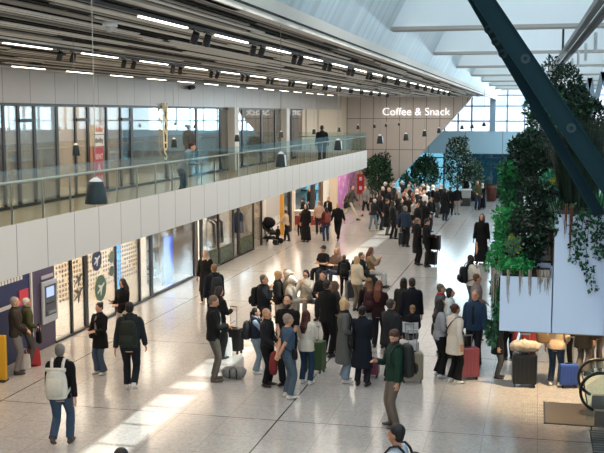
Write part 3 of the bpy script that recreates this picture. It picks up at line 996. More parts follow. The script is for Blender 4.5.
for p, q in zip(pts[:-1], pts[1:]):
    MB().bar(p, q, .11, .2, up=(0, 1, 0)).obj('stroke', mat('chrome', '#59646a', 0.25, 0.9, var=.02), zg)
MB().box((-.6, -.15, 4.0 - 6.0), (.6, .15, -.42)).obj('plinth', M_white, zg)
# ------------------------------------------------------------------ plants
def leaf_mats(name, cols):
    return [mat('leaf_%s_%d' % (name, i), c, 0.5, var=0.25, scale=9, spec=0.3) for i, c in enumerate(cols)]
def leafmesh(name, mats, blobs, n, size, parent, seed, wts=None, up=0.3, aspect=2.2, droop=0.0):
    """Many folded leaves scattered through a set of ellipsoids."""
    rnd = random.Random(seed)
    V, F, MI = [], [], []
    vol = [b[1][0] * b[1][1] * b[1][2] for b in blobs]
    for i in range(n):
        c, r = rnd.choices(blobs, vol)[0]
        while True:
            d = Vector((rnd.uniform(-1, 1), rnd.uniform(-1, 1), rnd.uniform(-1, 1)))
            if .02 < d.length < 1:
                break
        d = d.normalized() * (d.length ** .45)
        p = Vector((c[0] + d.x * r[0], c[1] + d.y * r[1], c[2] + d.z * r[2]))
        t = (d * .8 + Vector((rnd.gauss(0, .6), rnd.gauss(0, .6), rnd.gauss(up, .6) - droop))).normalized()
        nn = t.cross(Vector((rnd.gauss(0, 1), rnd.gauss(0, 1), rnd.gauss(0, 1)))).normalized()
        L = size * rnd.uniform(.6, 1.25)
        W = L / aspect
        up_ = t.cross(nn)
        b = len(V)
        V += [p, p + t * L * .45 + nn * W * .5 + up_ * W * .18, p + t * L, p + t * L * .45 - nn * W * .5 + up_ * W * .18]
        F += [(b, b + 1, b + 2), (b, b + 2, b + 3)]
        m = rnd.choices(range(len(mats)), wts)[0] if wts else rnd.randrange(len(mats))
        MI += [m, m]
    me = bpy.data.meshes.new(name)
    me.from_pydata([tuple(v) for v in V], [], F)
    for m in mats:
        me.materials.append(m)
    me.polygons.foreach_set('material_index', MI)
    o = bpy.data.objects.new(name, me)
    COL.objects.link(o)
    if parent:
        o.parent = parent
    return o
def blades(name, mats, base, n, length, spread, width, parent, seed, droop=0.2, radius=.1):
    rnd = random.Random(seed)
    V, F, MI = [], [], []
    for i in range(n):
        a = rnd.uniform(0, 6.283)
        rr = radius * rnd.random() ** .5
        p = Vector((base[0] + rr * math.cos(a), base[1] + rr * math.sin(a), base[2]))
        L = length * rnd.uniform(.6, 1.1)
        out = Vector((math.cos(a), math.sin(a), 0)) * spread * rnd.uniform(.2, 1)
        sd = Vector((-math.sin(a), math.cos(a), 0)) * width / 2
        prev = None
        for k in range(5):
            f = k / 4
            q = p + Vector((0, 0, L * (f - droop * f * f))) + out * (f ** 1.4) * L
            wv = sd * (1 - f * .9)
            b = len(V)
            V += [q - wv, q + wv]
            if prev is not None:
                F.append((prev, prev + 1, b + 1, b))
                MI.append(i % len(mats))
            prev = b
    me = bpy.data.meshes.new(name)
    me.from_pydata([tuple(v) for v in V], [], F)
    for m in mats:
        me.materials.append(m)
    me.polygons.foreach_set('material_index', MI)
    o = bpy.data.objects.new(name, me)
    COL.objects.link(o)
    if parent:
        o.parent = parent
    return o
M_bark = mat('bark', '#4a3a2c', 0.9, var=0.3, bump=.4)
M_soil = mat('soil', '#2b221b', 0.95, var=0.3)
DK = leaf_mats('dark', ['#10251a', '#183321', '#0b1b12', '#24432d'])
MD = leaf_mats('mid', ['#1f4a33', '#2a5f3d', '#173829', '#43754f'])
BR = leaf_mats('bright', ['#35a052', '#2b8a48', '#55b868', '#1f6f3c'])
PL = leaf_mats('pale', ['#9db29c', '#43604c', '#22392a', '#c6d2c2'])
YL = leaf_mats('yellow', ['#8d9a35', '#b3a23c', '#5f7a35'])
BL = leaf_mats('bluish', ['#3f7f78', '#2f6a62', '#57958a'])
DR = leaf_mats('dry', ['#a39383', '#8a7566', '#bfb0a0'])
RB = leaf_mats('rust', ['#6e4334', '#8a5a44', '#553226'])

def hall_tree(px, py, base_y, wpx, top_py, mats, wts, label, seed, lo_py, pot=True, n=2600):
    b = on_z(px, base_y, 0)
    t = thing('potted_tree', label, 'tree', b)
    s = b.y / 1000 * 1.03
    zt, zl = on_y(px, top_py, b.y).z, on_y(px, lo_py, b.y).z
    rx = wpx / 2 * s
    MB().loft([(0, 0, 0), (0, 0, .62), (0, 0, .66)], [.34, .42, .40], 20).obj('pot', mat('pot_dark', '#3b3531', 0.5), t, True)
    MB().loft([(0, 0, .6), (.03, .02, (zl + .6) / 2), (0, 0, (zl + zt) / 2)], [.06, .05, .03], 8).obj('trunk', M_bark, t, True)
    rnd = random.Random(seed)
    blobs = [((0, 0, (zl + zt) / 2), (rx * .75, rx * .75, (zt - zl) * .42))]
    for k in range(11):
        a, f = rnd.uniform(0, 6.28), rnd.random()
        zz = zl + (zt - zl) * (.15 + .72 * f)
        q = rx * (.62 if f < .6 else .4)
        blobs.append(((q * math.cos(a), q * math.sin(a), zz), (rx * .36, rx * .36, (zt - zl) * .15)))
    leafmesh('crown', mats, blobs, n, .17, t, seed, wts)
    return t
hall_tree(378, 175, 209, 31, 152, DK + MD[3:], None, 'round dark potted tree against the panelled wall', 11, 194, n=3600)
hall_tree(424, 175, 205, 34, 153, DK + MD[3:], None, 'dark potted tree under the Snack lettering behind the queue', 12, 195, n=3600)
hall_tree(457, 165, 203, 34, 132, DK + PL, [4, 4, 3, 3, 1.2, 1, 2, 1], 'tall pale-flecked potted tree before the far window', 13, 192, n=3600)
hall_tree(476, 175, 201, 16, 158, MD + PL, None, 'small light-leaved potted tree beside the tall one', 14, 192, n=1300)
hall_tree(405, 185, 207, 14, 172, MD, None, 'low green potted tree between the two dark round trees', 15, 196, n=800)
def big_pot(px, py, h, r, c, label):
    b = on_z(px, py, 0)
    t = thing('planter_pot', label, 'pot', b)
    MB().loft([(0, 0, 0), (0, 0, h * .7), (0, 0, h * .72), (0, 0, h)], [r * .78, r, r * 1.06, r * 1.08], 24).obj('pot', mat('pot_' + c[1:], c, 0.5), t, True)
    MB().cyl((0, 0, h), (0, 0, h + .05), r * .9).obj('soil', M_soil, t)
    blades('grass', MD, (0, 0, h), 26, .35, .5, .03, t, int(px), .2, r * .6)
big_pot(491, 201, 1.05, .36, '#6a3a2c', 'tall red-brown planter pot by the far glass')
big_pot(499, 198, .9, .3, '#3a2d28', 'dark planter pot right of the red-brown one')
# coffee kiosk counters
for px0, px1, py, lab in ((441, 451, 206, 'pale topped coffee counter left of the tall tree'), (460, 470, 206, 'pale topped coffee counter right of the tall tree')):
    a, b = on_z(px0, py, 0), on_z(px1, py, 0)
    t = thing('coffee_counter', lab, 'counter', ((a.x + b.x) / 2, a.y, 0))
    w2 = (b.x - a.x) / 2
    MB().box((-w2, 0, 0), (w2, .7, .55)).obj('base', M_dark, t)
    MB().box((-w2, -.02, .5), (w2, .7, .98)).obj('front_panel', mat('counter_front', '#9aa0a0', 0.5), t)
    MB().box((-w2 - .05, -.06, .98), (w2 + .05, .75, 1.03)).obj('top', M_white, t)

# hanging garden on the right: white boxes, shrubs, trailing plants
M_box = mat('box_white', '#d5e2f4', 0.45, var=0.02, scale=1.5)
YB = 12.7
pA = thing('planter_box', 'lower white planter box with dry trailing strands', 'planter', (-.41, YB, 2.97))
MB().box((0, 0, 0), (.635, .62, .70)).obj('box', M_box, pA, False, .006)
MB().box((.02, .02, .7), (.615, .6, .735)).obj('soil', M_soil, pA)
pB = thing('planter_box', 'taller white planter box with ivy and rust strands', 'planter', (.24, YB, 2.97))
MB().box((0, 0, 0), (.62, .62, 1.54)).obj('box', M_box, pB, False, .006)
MB().box((-.005, -.012, 1.50), (.60, .02, 1.545)).obj('rim', M_dark, pB)
MB().box((.02, .02, 1.54), (.6, .6, 1.57)).obj('soil', M_soil, pB)
pC = thing('parapet_panel', 'white parapet panel at the right edge beside the taller box', 'panel', (.86, YB, 2.9))
MB().prism([(0, 0, .06), (0, -1.6, 1.0), (0, -1.6, 1.6), (0, 0, 1.6)], (.05, 0, 0)).obj('panel', M_box, pC)
MB().box((-.01, -1.6, 1.6), (.07, 0, 1.66)).obj('coping', mat('coping', '#b9bdbf', .4), pC)
for k, (X0, Y0_, dz, lab) in enumerate(((-.55, 13.4, .75, 'white planter box behind the lower one'), (-.62, 14.9, .75, 'third white planter box along the gallery edge'),
                                      (-.62, 16.4, .8, 'fourth white planter box along the gallery edge'), (-.62, 17.9, .8, 'fifth white planter box along the gallery edge'),
                                      (-.62, 19.4, .8, 'sixth white planter box along the gallery edge'))):
    t = thing('planter_box', lab, 'planter', (X0, Y0_, 3.0))
    MB().box((0, 0, 0), (1.9, 1.45, dz)).obj('box', M_box, t)
    MB().box((.03, .03, dz), (1.87, 1.42, dz + .03)).obj('soil', M_soil, t)
def shrub(px, py0, py1, wpx, Y, mats, n, size, label, seed, wts=None, zbase=3.72, name='leafy_shrub', k=7, droop=0.0, aspect=2.2, cat='shrub', rd=None, stem_to=None):
    c = on_y(px, (py0 + py1) / 2, Y)
    s = Y / 1000
    rx, rz = wpx / 2 * s, abs(py1 - py0) / 2 * s
    t = thing(name, label, cat, (c.x, Y, zbase))
    cz = c.z - zbase
    if cz - rz > 0 or True:
        rnd = random.Random(seed * 3)
        sm = MB()
        for q in range(4):
            sm.loft([(rnd.uniform(-.06, .06), rnd.uniform(-.04, .04), 0), (rnd.uniform(-.5, .5) * rx, rnd.uniform(-.3, .3) * rx, max(cz, .12))], [.014, .008], 6)
        sm.obj('stem', M_bark, t)
    rnd = random.Random(seed)
    ry = rd or min(rx, .6)
    blobs = [((0, 0, cz), (rx * .7, ry * .7, rz * .75))]
    for q in range(k):
        a = rnd.uniform(0, 6.28)
        blobs.append(((rx * .6 * math.cos(a), ry * .5 * math.sin(a), cz + rz * rnd.uniform(-.7, .72)), (rx * .42, ry * .42, rz * .3)))
    leafmesh('foliage', mats, blobs, n, size, t, seed, wts, droop=droop, aspect=aspect)
    return t
shrub(531, 163, 278, 46, 13.1, DK + PL[:1], 2600, .075, 'dark leafy bush rising from the lower white box', 21, [4, 4, 4, 2, .35], k=10, droop=.5)
shrub(505, 205, 262, 26, 13.9, BR, 1500, .07, 'bright green bush at the left of the hanging garden', 22, k=8)
shrub(498, 238, 274, 26, 13.1, BR, 1000, .05, 'bright green feathery plant spilling left of the lower box', 23, droop=.3)
shrub(517, 256, 280, 36, 12.85, BR, 1000, .05, 'bright green low plant along the lower box rim', 24, droop=.2)
shrub(513, 236, 256, 14, 12.9, YL + BL, 420, .05, 'small yellow-green tuft beside the dark bush', 25)
shrub(510, 160, 215, 26, 15.2, MD + BR[:2], 1700, .08, 'mid green bush behind the bright one', 26, k=8)
shrub(523, 128, 185, 34, 16.8, DK + MD[:1], 2300, .085, 'dark shrub stepping up behind the bright bushes', 27, k=9)
shrub(543, 92, 160, 42, 17.6, DK + MD, 2800, .085, 'tall dark shrub in the middle of the hanging garden', 28, k=10)
shrub(566, 58, 130, 48, 19.0, DK, 2600, .09, 'tallest dark shrub behind the steel brace', 29, k=10)
shrub(552, 168, 196, 22, 14.0, BR[1:] + BL, 700, .06, 'lighter green plant in the middle of the dark shrubs', 30)
shrub(558, 176, 190, 14, 13.8, YL, 260, .05, 'small yellow leaved plant beside the lighter green one', 31)
shrub(556, 185, 214, 26, 13.4, BL + DK[:2] + PL[:1], 800, .06, 'bluish leaved plant above the taller box', 32)
shrub(592, 95, 150, 40, 17.0, DK + PL[1:3], 1800, .09, 'dark shrub under the zigzag letters', 33)
shrub(540, 140, 200, 44, 15.0, DK, 2400, .08, 'dark shrub filling behind the lighter green plant', 34, k=9)
shrub(498, 270, 330, 12, 13.2, MD + BR[:1], 520, .07, 'trailing ivy hanging left of the lower box', 35, droop=1.2, zbase=3.7, name='trailing_ivy', cat='ivy')
shrub(492, 315, 350, 12, 13.4, MD, 220, .08, 'tip of trailing ivy below the lower box', 36, droop=1.2, zbase=3.3, name='trailing_ivy', cat='ivy')
# dark spiky grass on the taller box
b_ = on_y(578, 214, 13.05)
t = thing('spiky_grass', 'dense dark upright grass standing on the taller box', 'grass plant', (b_.x, 13.05, 4.5))
blades('blades', DK[:3], (0, 0, 0), 1500, 1.15, .34, .018, t, 40, .06, .22)
t = thing('spiky_grass', 'low grass tuft at the right end of the taller box', 'grass plant', (on_y(597, 214, 13).x, 13.0, 4.5))
blades('blades', MD + BR[:1], (0, 0, 0), 160, .42, .6, .016, t, 41, .35, .1)
t = thing('spiky_grass', 'light grass tuft at the left end of the taller box', 'grass plant', (on_y(556, 214, 12.9).x, 12.9, 4.5))
blades('blades', MD + PL[:1], (0, 0, 0), 120, .25, .7, .014, t, 42, .4, .08)
def strands(px, py0, py1, Y, mats, label, seed, n=26, wd=.05, name='dry_strand'):
    a, b = on_y(px, py0, Y), on_y(px, py1, Y)
    t = thing(name, label, 'trailing plant', (a.x, Y, a.z))
    rnd = random.Random(seed)
    V, F, MI = [], [], []
    for i in range(n):
        x0, L = rnd.gauss(0, wd * .45), (a.z - b.z) * rnd.uniform(.25, 1) ** .8
        y0 = rnd.uniform(-.035, -.004)
        w_ = rnd.uniform(.0025, .005)
        m0 = rnd.randrange(len(mats))
        pv = None
        for k in range(5):
            f = k / 4
            c = Vector((x0 * (1 - .25 * f) + rnd.gauss(0, .004), y0, -L * f + (.03 if k == 0 else 0)))
            b0 = len(V)
            V += [c - Vector((w_ * (1 - f * .7), 0, 0)), c + Vector((w_ * (1 - f * .7), .004, 0))]
            if pv is not None:
                F.append((pv, pv + 1, b0 + 1, b0))
                MI.append(m0)
            pv = b0
    me = bpy.data.meshes.new('strands')
    me.from_pydata([tuple(v) for v in V], [], F)
    for m in mats:
        me.materials.append(m)
    me.polygons.foreach_set('material_index', MI)
    o = bpy.data.objects.new('strands', me)
    COL.objects.link(o)
    o.parent = t
    return t
for px, py1, lab in ((508.5, 305, 'first'), (521, 299, 'second'), (530.5, 299, 'third'), (541, 296, 'fourth'), (548, 297, 'fifth')):
    strands(px, 272, py1, YB, DR, 'dry beige strand on the lower white box, %s from its left end' % lab, int(px), 20 if px > 535 else 10, .05 if px > 535 else .025)
strands(494, 270, 312, YB + .1, DR, 'dry beige fringe down the left side of the lower box', 55, 22, .07)
strands(566, 206, 240, YB - .01, RB, 'rust strand at the left of the taller box', 56, 14, .03, 'rust_strand')
strands(571.5, 206, 265, YB - .02, RB, 'longer rust strand on the taller box', 57, 14, .025, 'rust_strand')
def ivy(px, py0, py1, wpx, label, seed, n):
    a, b = on_y(px, py0, YB), on_y(px, py1, YB)
    t = thing('trailing_ivy', label, 'ivy', (a.x, YB - .02, a.z))
    h = a.z - b.z
    MB().loft([(0, .01, .03), (.01, -.01, -h * .3), (-.01, -.01, -h * .65), (0.01, -.01, -h)], [.004, .004, .003, .002], 6).obj('stem', M_bark, t)
    rnd = random.Random(seed)
    bl = [((rnd.gauss(0, .25) * wpx * .012, -.03, -h * k / 9), (wpx * .005, .03, h * .07)) for k in range(10)]
    leafmesh('foliage', MD + DK[1:2], bl, n, .055, t, seed, droop=1.0, aspect=1.25)
ivy(577, 208, 262, 10, 'ivy trail beside the long rust strand', 61, 90)
ivy(588, 208, 285, 12, 'ivy trail in the middle of the taller box', 62, 130)
ivy(598, 208, 255, 14, 'thick ivy trail at the right end of the taller box', 63, 170)
ivy(583, 208, 240, 12, 'short ivy trail between the two longer ones', 64, 90)
ivy(555, 208, 232, 8, 'short ivy trail at the left corner of the taller box', 65, 40)
# ------------------------------------------------------------------ people
def v3(*a):
    return Vector(a)
def remesh(mb, voxel, smooth=2, wrinkle=0.0, seed=0):
    """Overlapping closed lofts become one continuous skin."""
    me = mb.mesh('tmp', None)
    o = bpy.data.objects.new('tmp', me)
    COL.objects.link(o)
    m = o.modifiers.new('r', 'REMESH')
    m.mode = 'VOXEL'
    m.voxel_size = voxel
    if smooth:
        k = o.modifiers.new('s', 'SMOOTH')
        k.iterations = smooth
        k.factor = 0.5
    o.update_tag()
    bpy.context.view_layer.update()
    dg = bpy.context.evaluated_depsgraph_get()
    out = bpy.data.meshes.new_from_object(o.evaluated_get(dg))
    bpy.data.objects.remove(o)
    bpy.data.meshes.remove(me)
    if wrinkle:
        sv = Vector((seed * 1.7, seed * .9, 0))
        for vtx, nrm in zip(out.vertices, [v.normal.copy() for v in out.vertices]):
            q = vtx.co
            vtx.co += nrm * (wrinkle * (mnoise.noise(Vector((q.x * 9, q.y * 9, q.z * 5)) + sv) + .5 * mnoise.noise(Vector((q.x * 22, q.y * 22, q.z * 14)) + sv)))
    out.polygons.foreach_set('use_smooth', [True] * len(out.polygons))
    return out
def ik(a, b, l1, l2, pole):
    d = b - a
    L = min(max(d.length, .05), (l1 + l2) * .999)
    t = d.normalized()
    b = a + t * L
    x = (l1 * l1 - l2 * l2 + L * L) / (2 * L)
    h = math.sqrt(max(l1 * l1 - x * x, 0))
    p = pole - t * pole.dot(t)
    p = p.normalized() if p.length > 1e-4 else Vector((0, 1, 0))
    return a + t * x + p * h, b
# hands (right, left) are given for a 1.75 m body that looks along +Y; feet likewise
POSES = {
    'stand': dict(r=(.27, .06, .80), l=(-.27, .06, .80)),
    'relaxed': dict(r=(.26, .10, .82), l=(-.27, .02, .79), fr=(.13, .08), fl=(-.10, -.06)),
    'phone': dict(r=(.08, .30, 1.16), l=(-.10, .26, 1.10), hp=-22),
    'phone_r': dict(r=(.10, .32, 1.20), l=(-.27, .05, .80), hp=-18),
    'walk': dict(r=(.27, .26, .86), l=(-.27, -.20, .84), fr=(.09, -.34), fl=(-.09, .30), heel='r', lean=4),
    'walk2': dict(r=(.27, -.20, .84), l=(-.27, .26, .86), fr=(.09, .30), fl=(-.09, -.34), heel='l', lean=4),
    'step': dict(r=(.27, .16, .84), l=(-.27, -.10, .82), fr=(.09, -.20), fl=(-.09, .15), heel='r', lean=3),
    'step2': dict(r=(.27, -.10, .82), l=(-.27, .16, .84), fr=(.09, .16), fl=(-.09, -.20), heel='l', lean=3),
    'stride': dict(r=(.28, -.24, .86), l=(-.28, .30, .90), fr=(.08, .42), fl=(-.08, -.46), heel='l', lean=8),
    'fold': dict(r=(-.12, .22, 1.14), l=(.12, .25, 1.17)),
    'chin': dict(r=(.05, .20, 1.42), l=(.10, .24, 1.13)),
    'behind': dict(r=(.03, -.20, .92), l=(-.03, -.23, .90)),
    'case_r': dict(r=(.36, -.10, .92), l=(-.26, .08, .82)),
    'case_l': dict(r=(.26, .08, .82), l=(-.36, -.10, .92)),
    'bag': dict(r=(.18, .20, 1.02), l=(-.27, .06, .82)),
    'front': dict(r=(.07, .24, .98), l=(-.07, .24, .99)),
    'paper': dict(r=(.13, .30, 1.06), l=(-.13, .30, 1.06), hp=-24),
    'strap': dict(r=(.15, .16, 1.36), l=(-.27, .06, .80)),
    'strap2': dict(r=(.15, .16, 1.33), l=(-.15, .16, 1.33)),
    'ear': dict(r=(.12, .06, 1.56), l=(-.26, .10, .84)),
    'gesture': dict(r=(.24, .34, 1.18), l=(-.24, .20, 1.0)),
    'sit': dict(r=(.10, .30, .74), l=(-.10, .30, .74), sit=True),
    'sit_phone': dict(r=(.06, .30, .96), l=(-.08, .28, .92), sit=True, hp=-25),
    'sit_lean': dict(r=(.12, .44, .66), l=(-.12, .44, .66), sit=True, lean=24, hp=-10),
    'lean_rail': dict(r=(.14, .42, 1.08), l=(-.14, .42, 1.08), lean=26, hp=-6, fl=(-.1, -.12)),
    'push': dict(r=(.2, .42, 1.0), l=(-.2, .42, 1.0), fr=(.09, .18), fl=(-.09, -.2), lean=8),
}
def skeleton(pose, turn=0.0):
    P = POSES[pose]
    sit = P.get('sit', False)
    dz = -.43 if sit else (-.03 if P.get('heel') else 0.0)
    lean = R(P.get('lean', 0))
    def T(p):                     # torso frame, leaning about the hips
        p = Vector(p)
        y, z = p.y, p.z - .93
        return v3(p.x, y * math.cos(lean) + z * math.sin(lean), .93 + dz - y * math.sin(lean) + z * math.cos(lean))
    S = dict(T=T, sit=sit, dz=dz)
    for s, k in ((1, 'r'), (-1, 'l')):
        hip = v3(.092 * s, 0, .92 + dz)
        if sit:
            foot = v3(.11 * s, .46, .09)
            pole = v3(0, .3, 1)
        else:
            fx, fy = P.get('f' + k, (.105 * s, 0.0))
            foot = v3(fx, fy, .09 + (.10 if P.get('heel') == k else 0))
            pole = v3(0.05 * s, 1, 0)
        knee, foot = ik(hip, foot, .445, .41, pole)
        S['hip' + k], S['knee' + k], S['foot' + k] = hip, knee, foot
        S['toe' + k] = v3(.12 * s, 1, -.55 if P.get('heel') == k else 0).normalized()
        sh = T((.180 * s, 0, 1.395))
        hand = Vector(P[k])
        hand = hand if not sit else hand
        elb, hand = ik(sh, hand, .285, .25, v3(.55 * s, -.8, -.45))
        S['sh' + k], S['el' + k], S['ha' + k] = sh, elb, hand
    S['neck'] = T((0, -.005, 1.47))
    hp = R(P.get('hp', 0))
    S['head'] = T((0, .015, 1.625))
    S['hrot'] = Matrix.Rotation(R(turn), 3, 'Z') @ Matrix.Rotation(hp, 3, 'X')
    return S
def torso(mb, S, g, z0, fem, widths=None):
    T = S['T']
    w = widths or ([(.80, .10, .085), (.88, .165, .118), (.96, .175, .122), (1.07, .135, .10), (1.18, .145, .115), (1.29, .165, .125), (1.38, .172, .105), (1.445, .13, .085), (1.49, .066, .064)] if fem else
                   [(.80, .10, .085), (.88, .16, .112), (.96, .165, .115), (1.07, .155, .108), (1.18, .165, .115), (1.29, .18, .122), (1.38, .188, .108), (1.445, .145, .088), (1.49, .07, .066)])
    pts, rad = [], []
    for z, a, b in w:
        if z < z0:
            continue
        pts.append(T((0, -.005 if z > 1.3 else 0, z)))
        rad.append((a + g, b + g))
    mb.loft(pts, rad, 18)
def arm(mb, S, k, g, end=1.0, thin=1.0):
    sh, el, ha = S['sh' + k], S['el' + k], S['ha' + k]
    s = 1 if k == 'r' else -1
    inn = sh + v3(-.06 * s, 0, .0)
    if end <= .5:
        q = sh.lerp(el, end * 2)
        mb.ball(sh + v3(-.012 * s, 0, .0), .058 + g, 14, 10)
        mb.loft([sh, sh.lerp(q, .2), sh.lerp(q, .5), q], [.052 + g, .056 + g, .052 + g, .050 + g * 1.3], 12)
        return
    q = el.lerp(ha, (end - .5) * 2)
    mb.ball(sh + v3(-.012 * s, 0, .0), .058 + g, 14, 10)
    mb.loft([sh, sh.lerp(el, .12), sh.lerp(el, .5), el.lerp(sh, .08), el.lerp(q, .1), el.lerp(q, .4), q],
            [.050 + g, .055 + g, .048 * thin + g, .041 * thin + g, .041 * thin + g, .039 * thin + g, .030 * thin + g], 12)
def leg(mb, S, k, g, end=1.0, flare=0.0):
    h, kn, f = S['hip' + k], S['knee' + k], S['foot' + k]
    q = kn.lerp(f, end)
    top = h + v3(0, 0, .03)
    mb.loft([top, h.lerp(kn, .15), h.lerp(kn, .5), kn.lerp(h, .08), kn.lerp(q, .12), kn.lerp(q, .35), kn.lerp(q, .75), q],
            [.088 + g, .092 + g, .076 + g, .058 + g, .057 + g, .058 + g * 1.1, .046 + g * 1.3 + flare * .6, .040 + g * 1.5 + flare], 14)
def hand(mb, S, k, vox):
    el, w = S['el' + k], S['ha' + k]
    s = 1 if k == 'r' else -1
    d = (w - el).normalized()
    n = v3(-s, .15, 0) if d.z < -.6 else v3(-s * .5, 0, -.8)
    n = (n - d * n.dot(d)).normalized()
    fw = v3(0, 1, .25) if d.z < -.6 else v3(-s, .2, .6)
    sd = d.cross(n)
    if sd.dot(fw) < 0:
        sd = -sd
    fr = max(.0085, vox * .95)
    mb.loft([w - d * .02, w + d * .02, w + d * .06, w + d * .095], [(.026, .022), (.034, .017), (.041, .017), (.040, .014)], 12, ref=sd)
    for i, (o, L) in enumerate(((.031, .068), (.0105, .078), (-.0105, .072), (-.031, .056))):
        a = w + d * .088 + sd * o
        b = a + (d * .9 + n * .3 + sd * o * 3).normalized() * L * .45
        c = b + (d * .55 + n * .8).normalized() * L * .33
        e = c + (d * .1 + n).normalized() * L * .24
        mb.loft([a - d * .015, a, b, c, e], [fr, fr * 1.05, fr, fr * .95, fr * .75], 8, ref=sd)
    a = w + d * .03 + sd * .03
    b = a + (d * .75 + sd * .75 + n * .25).normalized() * .036
    c = b + (d * .9 + sd * .15 + n * .4).normalized() * .03
    mb.loft([a - sd * .015, a, b, c], [fr * 1.3, fr * 1.3, fr * 1.1, fr * .85], 8, ref=n)
def headpts(S, p):
    return S['head'] + S['hrot'] @ Vector(p)
def head(mb, S, fem):
    H = lambda *p: headpts(S, p)
    k = .96 if fem else 1.0
    rt = S['hrot']
    mb.ball(H(0, -.008, .022), (.074 * k, .092, .098), 18, 14, rt)
    mb.loft([H(0, .012, .03), H(0, .022, -.03), H(0, .03, -.075), H(0, .036, -.108)], [(.068 * k, .074), (.062 * k, .066), (.05 * k, .054), (.028 * k, .032)], 16, ref=rt @ v3(1, 0, 0))
    mb.loft([H(0, .080, .028), H(0, .094, .008), H(0, .108, -.022), H(0, .088, -.034)], [(.008, .010), (.010, .013), (.015, .011), (.012, .010)], 8, ref=rt @ v3(1, 0, 0))
    for s in (-1, 1):
        mb.ball(H(.076 * k * s, -.012, -.005), (.010, .018, .030), 8, 6, rt)
        mb.ball(H(.030 * s, .078, .042), (.024, .012, .008), 8, 6, rt)
    mb.ball(H(0, .084, -.066), (.024, .012, .009), 8, 6, rt)
    mb.loft([S['neck'] - v3(0, 0, .03), S['neck'] + v3(0, 0.003, .03), H(0, -.008, -.08), H(0, -.005, -.02)], [(.064, .064), (.053, .056), (.052, .055), (.05, .055)], 14)
def shoe(S, k, m, boot=False):
    f, t = S['foot' + k], S['toe' + k]
    mb = MB()
    up = v3(0, 0, 1) - t * t.z
    b = f - v3(0, 0, .05)
    mb.loft([b - t * .075, b - t * .05, b + t * .03, b + t * .11, b + t * .165, b + t * .19], [(.022, .022), (.036, .038), (.040, .040), (.046, .030), (.038, .022), (.015, .012)], 14, ref=t.cross(v3(0, 0, 1)))
    mb.cyl(f - v3(0, 0, .05), f + v3(0, 0, .14 if boot else .035), .044, .046)
    return mb
CACHE = {}
def cached(key, fn):
    if key not in CACHE:
        CACHE[key] = fn()
    return CACHE[key]
def put(me, name, m, parent):
    if not me.materials:
        me.materials.append(m)
    o = bpy.data.objects.new(name, me)
    COL.objects.link(o)
    o.parent = parent
    o.material_slots[0].link = 'OBJECT'
    o.material_slots[0].material = m
    return o
SKIN = {'a': '#c9987c', 'b': '#b27f63', 'c': '#8d6048'}
def deep(c, k=.62, sat=.85):
    # the colour of the dyed cloth itself: darker than it looks in the bright hall
    l0 = lin(c)
    k += .32 * min(1, max(0, (sum(l0) / 3 - .25) / .4))
    r = [v * k for v in l0]
    g = sum(r) / 3
    r = [g + (v - g) * sat for v in r]
    return '#' + ''.join('%02x' % int(round(255 * (12.92 * v if v <= .0031308 else 1.055 * v ** (1 / 2.4) - .055))) for v in r)
def cloth(c, rough=0.85):
    c = deep(c)
    return mat('fabric_' + c[1:], c, rough, var=0.16, scale=22, bump=0.15, spec=0.25)
